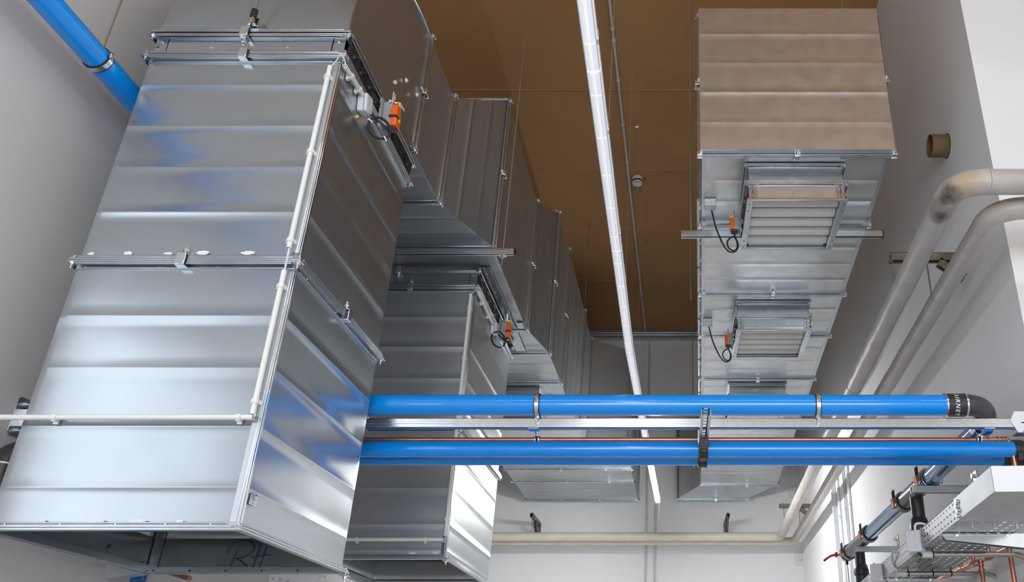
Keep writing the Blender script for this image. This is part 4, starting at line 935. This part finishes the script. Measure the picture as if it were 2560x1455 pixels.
def jbox(label, c, n, up, w=.075, h=.085, d=.045, m='light_grey_box', rnd=False, group=None):
    c = V(c); n = V(n).normalized(); up = V(up).normalized(); u = up.cross(n)
    g = thing('junction_box', label, 'junction box', c, group)
    MB().obox(c + n * d * .3, u, up, n, w, h, d * .6).build('base', m, g, bev=.005)
    MB().obox(c + n * d * .8, u, up, n, w * 1.02, h * 1.02, d * .4).build('lid', m, g, bev=.008)
    for s in (-.22, .22): MB().cyl(c + up * h * s * 1.0 + u * w * .46 + n * d * .3, c + up * h * s + u * w * .52 + n * d * .3, .010, 14).build('cable_knockout', m, g)
    for s in (-1, 1): MB().obox(c + u * w * .4 * s + up * h * .56 + n * .004, u, up, n, .012, .02, .008).build('fixing_lug', m, g, bev=.002)
    if rnd:
        MB().pipe(c + n * d, c + n * (d + .002), w * .46, w * .44, 28).build('lid_ring', m, g)
        for s in (-.2, .2): MB().cyl(c + n * d + up * h * s, c + n * (d + .003) + up * h * s, w * .17, 20).build('cable_knockout', m, g)
    return g
jb = Sd(900, 262, .002)
jbox('light grey junction box beside the orange motor of the foremost duct', jb, (1, 0, 0), (0, -.25, 1), group='junction boxes')
def motor(label, c, n, ax, s=1.0, group='orange damper motors'):
    """rotary damper motor: grey back plate, orange case with a black band, shaft clamp and hand lever; n = away from the duct"""
    c = V(c); n = V(n).normalized(); ax = V(ax).normalized(); u = ax.cross(n)
    g = thing('damper_motor', label, 'motor', c, group)
    MB().obox(c + n * .006 * s - u * .01 * s, u, ax, n, .085 * s, .16 * s, .012 * s).build('mounting_plate', 'grey_plastic', g, bev=.002)
    MB().obox(c + n * .034 * s, u, ax, n, .062 * s, .125 * s, .045 * s).build('back_case', 'grey_plastic', g, bev=.005)
    mb = MB(); pts = [(-.031, -.06), (.031, -.06), (.034, .02), (.024, .058), (-.024, .058), (-.034, .02)]
    mb.prism([c + n * .050 * s + u * x * s + ax * y * s for x, y in pts], n * .034 * s); mb.build('orange_case', 'orange_plastic', g, bev=.005)
    MB().obox(c + n * .066 * s - ax * .012 * s - u * .005 * s, u, ax, n, .066 * s, .014 * s, .040 * s).build('black_band', 'black_plastic', g, bev=.002)
    MB().obox(c + n * .052 * s - ax * .066 * s, u, ax, n, .05 * s, .022 * s, .05 * s).build('black_foot', 'black_plastic', g, bev=.004)
    MB().cyl(c + n * .084 * s - ax * .02 * s + u * .01 * s, c + n * .088 * s - ax * .02 * s + u * .01 * s, .010 * s, 14).build('yellow_button', 'yellow_plastic', g)
    q = c + n * .05 * s + ax * .075 * s; mb = MB()
    for k in (-1, 1): mb.cyl(q + u * .012 * k * s - ax * .012 * s, q + u * .012 * k * s + ax * .055 * s, .005 * s, 8)
    mb.obox(q, u, ax, n, .05 * s, .014 * s, .028 * s); mb.cyl(q - n * .05 * s, q + n * .03 * s, .009 * s, 12); mb.build('shaft_clamp', 'bright_zinc', g)
    MB().obox(c + n * .07 * s + ax * .066 * s + u * .01 * s, u, ax, n, .02 * s, .03 * s, .03 * s).build('lever_cap', 'yellow_plastic', g, bev=.002)
    MB().obox(c + n * .085 * s + ax * .068 * s + u * .03 * s, u, ax, n, .07 * s, .012 * s, .004 * s).build('hand_lever', 'light_grey_box', g)
    return g
mo = Sd(955, 292, .02); motor('orange damper motor on the side of the foremost vertical duct', mo, (1, 0, 0), (0, -.18, 1), .95)
def coil(label, c, u, w, r, start, end, turns=3, tk=.0048, ties=True, seed=1):
    c = V(c); u = V(u).normalized(); w = V(w).normalized(); nn = u.cross(w); rn = random.Random(seed); pts = [V(start), lerp(start, c + u * r, .6) + nn * .01]
    for k in range(turns * 14 + 1):
        t = 2 * pi * k / 14; rr_ = r * (1 + .07 * math.sin(k * .45)); pts.append(c + u * rr_ * math.cos(t) + w * rr_ * math.sin(t) + nn * (.004 * (k / 14 - turns / 2)))
    pts += [lerp(c + u * r, end, .5) + nn * .006, V(end)]
    g = thing('cable_coil', label, 'cable', c, 'coiled motor cables'); MB().tube(spline(pts, 4), tk, 8).build('cable', 'black_rubber', g)
    if ties:
        for t in (2.6, 5.3): q = c + u * r * math.cos(t) + w * r * math.sin(t); MB().pipe(q - (u * -math.sin(t) + w * math.cos(t)) * .003, q + (u * -math.sin(t) + w * math.cos(t)) * .003, .014, .0115, 14).build('cable_tie', 'white_pvc', g)
    return g
cc_ = Sd(948, 322, .085); coil('coil of black cable with white ties under the motor of the foremost duct', cc_, (1, .5, 0), (0, -.35, 1), .048, jb + V((.04, .03, -.03)), mo + V((.05, -.0, -.06)), 3)
# second drop
F2 = front_pts(W0 - .024); hz2 = F2(900, 1349).z
g0, g1 = V((U0, W0 - .024, hz2)), V((F2(1108, 1349).x, W0 - .024, hz2)); k0, k1 = F2(1177, 735), F2(1113, 1340)
conduit('white conduit across and up the front of the second vertical duct', [(g0, g1), (k0, k1)], [((F2(892, 1349).x, g0.y, hz2), (1, 0, 0)), ((F2(1063, 1349).x, g0.y, hz2), (1, 0, 0))] + [(onseg(k0, k1, v), k1 - k0) for v in (770, 894, 1298)], (0, -1, 0),
    cables=[[k1 + V((0, 0, .006)), lerp(k1, g1, .5) + V((.01, -.004, 0)), g1 - V((.008, 0, 0))]], group='white conduits on the vertical ducts', r=.0115)
S2 = lambda u, v, o=.024: at(u, v, X=U1 + o)
r0, r1 = S2(1193, 724), S2(1230, 806)
conduit('short white conduit up the side of the second vertical duct to its motor box', [(r0, r1)], [(onseg(r0, r1, 756), r1 - r0), (onseg(r0, r1, 790), r1 - r0)], (1, 0, 0), r=.012,
    cables=[[k0 + V((0, 0, -.01)), k0 + V((.03, -.01, .03)), lerp(k0, r0, .6) + V((.01, -.02, .03)), r0 + V((0, 0, -.01))]], group='white conduits on the vertical ducts')
jb2 = S2(1229, 822, .002); jbox('light grey junction box beside the orange motor of the second vertical duct', jb2, (1, 0, 0), (0, -.25, 1), w=.085, h=.095, group='junction boxes')
mo2 = S2(1250, 826, .02); motor('orange damper motor on the side of the second vertical duct', mo2, (1, 0, 0), (0, -.18, 1), 1.0)
coil('coil of black cable under the motor of the second vertical duct', S2(1246, 850, .07), (1, .9, 0), (0, -.2, 1), .058, jb2 + V((.04, .03, -.03)), mo2 + V((.05, 0, -.06)), 3, seed=2)
# right-hand run: boxes, motors and slack cables
for (bu, bv), (mu, mv), lb, s, gx in (((1775, 503), (1838, 562), 'nearest', .78, .392), ((1769, 800), (1819, 851), 'middle', .78, .445)):
    b = at(bu, bv, Z=RB - .004); jbox('light grey junction box under the right-hand duct beside the %s grille' % lb, b, (0, 0, -1), (0, 1, 0), .072, .072, .05, group='junction boxes')
    q = at(mu + 14, mv, X=gx - .01); motor('orange damper motor on the left side of the %s grille' % lb, q, (-1, 0, 0), (0, .15, 1), s)
    e = q + V((-.045, 0, -.055)); c = q + V((-.06, .06, -.10))
    p0 = b + V((.01, .03, -.045))
    pts = [p0, lerp(p0, c, .4) + V((-.015, 0, -.05)), c + V((-.03, 0, -.035)), c + V((.02, 0, -.055)), c + V((.045, 0, -.01)), c + V((.02, .0, .05)), c + V((-.02, 0, .02)), c + V((-.012, 0, -.03)), c + V((.025, 0, -.045)), c + V((.04, 0, 0)), e]
    g = tag(MB().tube(spline(pts, 6), .0052, 8).build('slack_cable', 'black_rubber'), 'slack black cable hanging between box and motor of the %s grille' % lb, 'cable', 'slack motor cables')

# ------------------------------------------------------------------ cable tray at the lower right
def perf(mb, o, u, v, nu, nv, L, W, fu=.45, fv=.32, skew=True, i0=0):
    """perforated sheet: nu x nv cells with one slot each"""
    o, u, v = V(o), V(u).normalized(), V(v).normalized(); du, dv = L / nu, W / nv
    for i in range(nu):
        for j in range(nv):
            off = (.22 if (j % 2) else -.0) * du * (1 if skew else 0)
            b = o + u * du * i + v * dv * j; a0, a1 = du * (1 - fu) / 2, du * (1 + fu) / 2; b0, b1 = dv * (1 - fv) / 2, dv * (1 + fv) / 2
            P = [b, b + u * du, b + u * du + v * dv, b + v * dv]; Q = [b + u * a0 + v * b0, b + u * a1 + v * b0, b + u * a1 + v * b1, b + u * a0 + v * b1]
            mb.add(P + Q, [(0, 1, 5, 4), (1, 2, 6, 5), (2, 3, 7, 6), (3, 0, 4, 7)])
    return mb
ZT, ZBt = 2.38, 2.294; ta, tb = at(2478, 1168, Z=ZT), at(2156, 1452, Z=ZT); td = (tb - ta); td.z = 0; td = td.normalized(); tx = V((td.y, -td.x, 0)); TW = .32
tc = ta + td * ((at(2392, 1243, Z=ZT) - ta).length); tend = ta + td * 5.2
tr = thing('cable_tray', 'perforated cable tray with solid front cover along the right wall', 'cable tray', (ta + tend) / 2 - V((0, 0, .1)))
dz = V((0, 0, ZBt - ZT)); Lp = (tend - tc).length
mb = MB(); perf(mb, tc, td, dz, int(Lp / .055), 3, Lp, ZT - ZBt, .42, .30); mb.quad(tc + tx * TW, tend + tx * TW, tend + tx * TW + dz, tc + tx * TW + dz); mb.tube([tc, tend], .0025, 6); mb.build('tray_side', 'tray_zinc', tr, smooth=False)
mb = MB(); perf(mb, tc + dz, td, tx, int(Lp / .062), 7, Lp, TW, .45, .26); mb.build('tray_base', 'tray_zinc_shaded', tr, smooth=False)
cv0 = ta + V((0, 0, .004)) - tx * .003; mb = MB(); h = V((0, 0, -(ZT - ZBt) - .008)); l2 = tc - ta + td * .05; w2 = tx * (TW + .006)
mb.add([cv0, cv0 + w2, cv0 + w2 + l2, cv0 + l2, cv0 + h, cv0 + w2 + h, cv0 + w2 + l2 + h, cv0 + l2 + h], [(0, 1, 2, 3), (4, 5, 6, 7), (0, 1, 5, 4), (1, 2, 6, 5), (0, 3, 7, 4)])
mb.build('solid_cover', 'tray_zinc', tr, bev=.002)
MB().obox(cv0 + w2 / 2 + h / 2 - td * .003, tx, (0, 0, 1), td, TW + .004, ZT - ZBt + .006, .003).build('end_plate', 'lamp_body', tr)
for k, (t, s) in enumerate(((.08, .0), (.30, 0), (.55, 0), (.8, 0))):
    q = tc - tx * .004 + td * (-.005 + .012 * (k % 2)) + dz * (.15 + t * .9); MB().cyl(q - tx * .008, q + tx * .01, .009, 10).build('joint_bolt', 'bright_zinc', tr)
for k in range(3):
    q = tc + dz + tx * (.06 + .09 * k) + td * .055; MB().cyl(q - V((0, 0, .03)), q, .005, 8).build('joint_bolt', 'bright_zinc', tr)
tj = ta + td * ((at(2270, 1345, Z=ZT) - ta).length)
for t in (.15, .4, .65, .9):
    for e in (-.02, .03):
        q = tj + dz * t + td * e; MB().cyl(q - tx * .010, q + tx * .01, .008, 10).build('joint_bolt', 'bright_zinc', tr)
def cantilever(label, tip, zz, L=None):
    y = tip.y; xw = wxr(y); g = thing('cantilever_arm', label, 'bracket', (xw, y, zz), 'tray brackets')
    x = tip.x; mb = MB()
    mb.prism([(x, y, zz), (x + .014, y, zz - .026), (xw, y, zz - .085), (xw, y, zz)], (0, .003, 0)); mb.box((x, y - .0, zz - .003), (xw, y + .045, zz)); mb.prism([(x, y + .042, zz), (x + .014, y + .042, zz - .026), (xw, y + .042, zz - .085), (xw, y + .042, zz)], (0, .003, 0)); mb.box((x, y - .002, zz - .008), (xw, y, zz))
    mb.build('arm', 'silver_rail', g)
    for t in (.12, .5): 
        q = V((x + (xw - x) * t, y - .006, zz - .003)); MB().cyl(q - V((0, .006, 0)), q + V((0, .02, 0)), .007, 8).build('tray_bolt', 'bright_zinc', g)
    return g
cantilever('tapered bright bracket arm under the perforated tray, the nearer one', at(2355, 1334, Z=ZBt - .004), ZBt - .004)
cantilever('tapered bracket arm under the perforated tray at the bottom edge of the picture', at(2216, 1446, Z=ZBt - .004), ZBt - .004)
def side_box(label, u, v, up=(0, 0, 1)):
    q = at(u, v, Z=(ZT + ZBt) / 2 - .01); t = (q - ta).dot(td); c = ta + td * t - tx * .012 + V((0, 0, q.z - ta.z)); n = (-tx * .55 - td * .8)
    return jbox(label, c, n, up, .075, .10, .055, 'light_grey_box', True, group='junction boxes'), c
b1, c1 = side_box('round-lidded grey junction box on the side of the cable tray, nearer one', 2294, 1356)
b2, c2 = side_box('round-lidded grey junction box on the side of the cable tray at the bottom edge', 2228, 1434)
tag(MB().tube(spline([c1 + V((-.01, -.02, .04)), c1 + V((0, -.01, .085)), c1 + V((.05, .0, .085)), c1 + V((.075, .02, .05))], 6), .006, 10).build('cable_loop', 'white_pvc'), 'pale cable looping from the nearer tray box into the tray', 'cable', 'tray cables')
q = at(2234, 1420, Z=2.2960); tag(MB().tube(spline([at(2240, 1382, Z=2.3680), at(2234, 1378, Z=2.3760), at(2230, 1390, Z=2.3600), at(2233, 1412, Z=2.3200), at(2240, 1424, Z=2.2800), at(2246, 1432, Z=2.2720)], 6), .006, 10).build('cable_loop', 'beige_pvc'), 'beige cable looping over the tray edge down to the lower steel conduit', 'cable', 'tray cables')
tag(MB().tube(spline([c1 + V((.0, -.01, -.05)), at(2298, 1384, Z=2.2720), at(2306, 1390, Z=2.2680), at(2316, 1387, Z=2.2680)], 6), .007, 10).build('cable_tail', 'black_rubber'), 'short black cable from the nearer tray box into the upper steel conduit', 'cable', 'tray cables')
def tube_run(label, u0, u1, v, z, uend, r=.0125, ties=()):
    a = at(u0, v, Z=z); b = at(u1, v + 2, Z=z); b.y = a.y; c_ = at(uend, v + 2, Y=a.y); c_.z = z
    g = thing('steel_conduit', label, 'conduit', a, 'steel conduits under the tray')
    pts = smooth_path([a, V((c_.x, a.y, z)), V((c_.x, a.y, z - .9))], .11, 12)
    MB().tube(pts, r, 18).build('tube', 'grey_steel_tube', g); d = V((1, 0, 0))
    MB().cyl(a - d * .006, a + d * .042, r + .0035, 16).build('end_sleeve', 'beige_pvc', g)
    for u in ties:
        x = at(u, v, Y=a.y).x; mb = MB(); mb.pipe((x - .003, a.y, z), (x + .003, a.y, z), r + .003, r - .001, 16); mb.cbox((x, a.y, z + .022), (.005, .008, .03)); mb.build('cable_tie', 'black_rubber', g)
    return g
tube_run('upper steel conduit strapped under the tray, curving down at the right edge', 2308, 2480, 1386, 2.27, 2585, .0135, (2332,))
tube_run('lower steel conduit strapped under the tray near the bottom edge', 2246, 2430, 1434, 2.27, 2505, .0125, (2271, 2332, 2378))
# copper lines behind the tray
ca, cb_ = at(2560, 1352, X=1.68), at(2385, 1432, X=1.70)
cd2 = (cb_ - ca).normalized(); g = thing('copper_pipe', 'copper pipe run along the right wall behind the cable tray', 'pipe', ca)
MB().tube([ca - cd2 * .3, cb_ + cd2 * 1.5], .014, 18).build('tube', 'copper_dull', g)
for u, v in ((2470, 1368), (2432, 1400), (2400, 1418)):
    q = ca + cd2 * ((at(u, v, X=1.69) - ca).dot(cd2)); MB().cyl(q - cd2 * .03, q + cd2 * .03, .018, 16).build('press_fitting', 'copper', g)
    MB().cyl(q, q + V((0, 0, .05)), .012, 14).build('branch', 'copper', g)
for (u, v), lb in (((2521, 1362), 'right one of the two vertical copper pipes at the right edge'), ((2451, 1404), 'left one of the two vertical copper pipes, between the steel conduits')):
    q = at(u, v, X=1.66); g = thing('copper_drop', lb, 'pipe', (q.x, q.y, 1.2), 'vertical copper pipes')
    MB().cyl(q, (q.x, q.y, 1.2), .0125, 18).build('tube', 'copper_dull', g)
    for dz_ in (0, -.016, -.045): MB().pipe(q + V((0, 0, dz_ - .005)), q + V((0, 0, dz_ + .005)), .018, .0125, 18).build('press_ring', 'copper', g)
# vertical trunking and tubes on the right wall
def vert(label, u, v, w, m, wid=.03, dep=.03, z1=4.05, tube=False, x=None):
    q = at(u, v, X=1.80); y = q.y; xw = wxr(y); nm = 'wall_conduit' if tube else 'cable_trunking'
    o = (MB().cyl((xw - .014, y, 0), (xw - .014, y, z1), wid / 2, 14) if tube else MB().box((xw - dep, y - wid / 2, 0), (xw, y + wid / 2, z1))).build(nm, m, bev=0 if tube else .002)
    tag(o, label, 'conduit' if tube else 'trunking', 'vertical cable ways on the right wall')
    for z in (1.2, 2.0, 2.75, 3.5): MB().box((xw - dep - .003, y - wid * .75, z - .012), (xw, y + wid * .75, z + .012)).build('wall_clip', m, o)
    return o
vert('white vertical trunking on the right wall, leftmost of the four cable ways', 2093, 1300, 0, 'light_grey_box', .05, .05)
vert('thin vertical conduit on the right wall just right of the leftmost trunking', 2104, 1300, 0, 'white_pvc', .03, tube=True)
vert('vertical silver trunking on the right wall behind the red valve lever', 2122, 1300, 0, 'zinc_rail', .028, .03)
vert('thin vertical conduit on the right wall, rightmost of the four cable ways', 2133, 1300, 0, 'white_pvc', .03, tube=True)
# back wall: conduits and square cover plates
for u, ztop, lb in ((1617, ZC - .16, 'grey conduit down the back wall below the ceiling conduit'), (1639, at(1639, 1262, Y=YB).z, 'grey conduit down the back wall below the lit lamp')):
    x = at(u, 1300, Y=YB).x; o = tag(MB().cyl((x, YB - .018, 0), (x, YB - .018, ztop), .014, 12).build('wall_conduit', 'grey_pvc'), lb, 'conduit', 'conduits on the back wall')
    for k in range(6):
        z = 1.0 + k * 1.05
        if z < ztop: MB().cbox((x, YB - .012, z), (.045, .026, .035)).build('conduit_clip', 'grey_pvc', o, bev=.003)
xw_ = at(1640, 1290, Y=YB).x; p = pD + V((0, .0, .02)); tag(MB().tube(spline([p, p + V((.01, .25, -.05)), V((xw_ + .01, YB - .1, 3.92)), V((xw_, YB - .03, 3.84))], 6), .007, 8).build('lamp_cable', 'light_grey_box'), 'supply cable from the lit lamp to the back wall', 'cable')
for (u0, v0, u1, v1), lb in (((1967, 1153, 1995, 1192), 'uppermost square cover plate on the back wall by the corner'), ((1970, 1216, 1998, 1247), 'middle square cover plate on the back wall by the corner'), ((1985, 1381, 2013, 1414), 'lowest square cover plate on the back wall, below the insulated pipes')):
    a, b = at(u0, v0, Y=YB), at(u1, v1, Y=YB); g = thing('cover_plate', lb, 'cover plate', ((a.x + b.x) / 2, YB, b.z), 'cover plates on the back wall')
    MB().box((a.x, YB - .02, b.z), (b.x, YB, a.z)).build('plate', 'plaster_plate', g, bev=.003)
    MB().cyl(((a.x + b.x) / 2, YB - .05, (a.z + b.z) / 2), ((a.x + b.x) / 2, YB - .02, (a.z + b.z) / 2), .02, 14, .03).build('knob', 'plaster_plate', g)

# ------------------------------------------------------------------ left wall: big blue pipe, bracket, elbow, tray end
XP = -2.36; pa = at(60, -60, X=XP); pb = at(341, 256, X=XP); pd = (pb - pa).normalized()
tag(MB().tube([pa - pd * 2.2, pb + pd * 1.4], .05, 40).build('blue_pipe', 'blue_paint'), 'blue pipe at the upper left running past the foremost duct', 'pipe', GB)
qc = pa + pd * ((at(243, 155, X=XP) - pa).dot(pd)); pipe_clamp('rubber-lined clamp hung from a rod on the upper left blue pipe', qc, pd, .05, w=.026, stem=(0, 0, 1), stem_len=.05, grp=GC, ears=(1, -.3, .1))
e = pd.cross(V((1, 0, 0))); mb = MB(); k_ = V((.035, 0, .036)); mb.tube([pa + k_ * 1.01 - pd * .5, pb + k_ * 1.01 + pd * 1], .0006, 5)
rod('hanger rod of the clamp on the upper left blue pipe', qc.x, qc.y, qc.z + .06)
q = at(52, 1045, X=XL + .004); g = thing('wall_bracket', 'zinc base plate with two anchor bolts on the left wall beside the foremost duct', 'bracket', (XL, q.y, q.z - .08))
yq, zq = q.y, q.z; mb = MB(); h_, w_ = .075, .045; c_ = .014
mb.prism([(XL, yq - w_ + c_, zq - h_), (XL, yq + w_ - c_, zq - h_), (XL, yq + w_, zq - h_ + c_), (XL, yq + w_, zq + h_ - c_), (XL, yq + w_ - c_, zq + h_), (XL, yq - w_ + c_, zq + h_), (XL, yq - w_, zq + h_ - c_), (XL, yq - w_, zq - h_ + c_)], (.006, 0, 0)); mb.build('base_plate', 'zinc_strut', g, bev=.001)
for dz_ in (-.048, .055): MB().cyl((XL, yq + .006, zq + dz_), (XL + .03, yq + .006, zq + dz_), .007, 10).build('anchor_bolt', 'bright_zinc', g); MB().cyl((XL + .006, yq + .006, zq + dz_), (XL + .016, yq + .006, zq + dz_), .015, 16).build('anchor_nut', 'zinc_strut', g)
strut(MB(), (XL + .006, yq + .01, zq), (XL + .16, yq + .01, zq), .041, (0, 0, -1), h=.07).build('strut_stub', 'bright_zinc', g)
q = at(22, 1160, X=-2.40); g = thing('pipe_elbow', 'black pipe elbow at the left edge behind the foremost duct', 'elbow', q)
MB().tube(smooth_path([q + V((0, -.02, -.10)), q + V((0, -.02, .045)), q + V((.12, .30, .045))], .075, 12), .047, 28).build('bend', 'black_plastic', g)
MB().pipe(q + V((0, -.02, -.012)), q + V((0, -.02, -.006)), .0485, .044, 28).build('moulding_seam', 'beige_pvc', g)
q = at(14, 1200, X=-2.38); g = thing('cable_tray', 'slotted grey tray end at the left edge below the black elbow', 'cable tray', q)
mb = MB(); perf(mb, q + V((0, -.1, .0)), (.35, 1, 0), (0, 0, -1), 6, 3, .42, .13, .4, .25); mb.build('tray_side', 'zinc_strut', g, smooth=False)
mb = MB(); perf(mb, q + V((0, -.1, -.13)), (.35, 1, 0), (-1, .1, 0), 6, 3, .42, .12, .4, .25); mb.build('tray_base', 'zinc_strut', g, smooth=False)
# things glimpsed below the mouth of the foremost duct
q = at(264, 1447, Y=3.80); g = thing('cantilever_arm', 'pale bracket arm glimpsed below the left edge of the foremost duct mouth', 'bracket', (XL, 3.8, q.z), 'tray brackets')
q2 = at(400, 1428, Y=3.80); mb = MB(); mb.prism([(q.x - .28, 3.8, q.z + .07), (q.x - .02, 3.8, q.z + .06), (q.x, 3.8, q.z), (q2.x, 3.8, q2.z + .003), (q2.x, 3.8, q2.z + .06)], (0, .05, 0)); mb.build('arm', 'tray_zinc', g)
q = at(348, 1446, Y=4.05); tag(MB().cyl((q.x, q.y, .6), (q.x, q.y, q.z + .08), .036, 28).build('blue_pipe', 'blue_paint_dark'), 'short bit of dark blue pipe below the mouth of the foremost duct', 'pipe', GB)
a, b = at(440, 1436, Y=4.1), at(474, 1446, Y=4.0); tag(MB().tube([a - (b - a) * 1.0, b], .011, 14).build('copper_pipe', 'copper'), 'short copper pipe glimpsed below the mouth of the foremost duct', 'pipe')
g = thing('cable_tray', 'perforated tray glimpsed below the lower edge of the foremost duct mouth', 'cable tray', (-1.95, 4.05, 2.08))
p0, p1 = at(470, 1436, Y=4.25), at(690, 1452, Y=3.85)
mb = MB(); perf(mb, (p0.x - .05, 3.95, 2.10), (1, 0, 0), (0, 1, 0), 14, 8, .58, .40, .5, .3); mb.build('tray_base', 'galvanised_sheet', g, smooth=False)
mb = MB(); perf(mb, (p0.x + .53, 3.95, 2.10), (.25, .97, 0), (0, 0, 1), 8, 2, .4, .08, .5, .3); mb.build('tray_side', 'silver_rail', g, smooth=False)
# ------------------------------------------------------------------ light
def area(name, loc, rot, sx, sy, power, col):
    l = bpy.data.lights.new(name, 'AREA'); l.shape = 'RECTANGLE'; l.size = sx; l.size_y = sy; l.energy = power; l.color = col
    o = bpy.data.objects.new(name, l); COL.objects.link(o); o.location = loc; o.rotation_euler = rot; return o
area('added_fill_front', ((wx0 + wx1) / 2, YF - .2, (wz0 + wz1) / 2), (pi / 2, 0, 0), wx1 - wx0, wz1 - wz0, 380, (.86, .93, 1))  # fill light behind the added front window
area('added_fill_side', (XL - .52, (ly0 + ly1) / 2, (lz0 + lz1) / 2), (pi / 2, 0, -pi / 2), ly1 - ly0, lz1 - lz0, 12.5, (.88, .94, 1))  # fill light in the added side window, reflected by the foremost duct
w = bpy.data.worlds.new('world'); sc.world = w; w.use_nodes = True
w.node_tree.nodes['Background'].inputs[0].default_value = (.75, .85, 1, 1); w.node_tree.nodes['Background'].inputs[1].default_value = .6
sc.view_settings.view_transform = 'Standard'; sc.view_settings.look = 'None'; sc.view_settings.gamma = 1.0; sc.view_settings.exposure = 0.3
sc.view_settings.use_curve_mapping = False
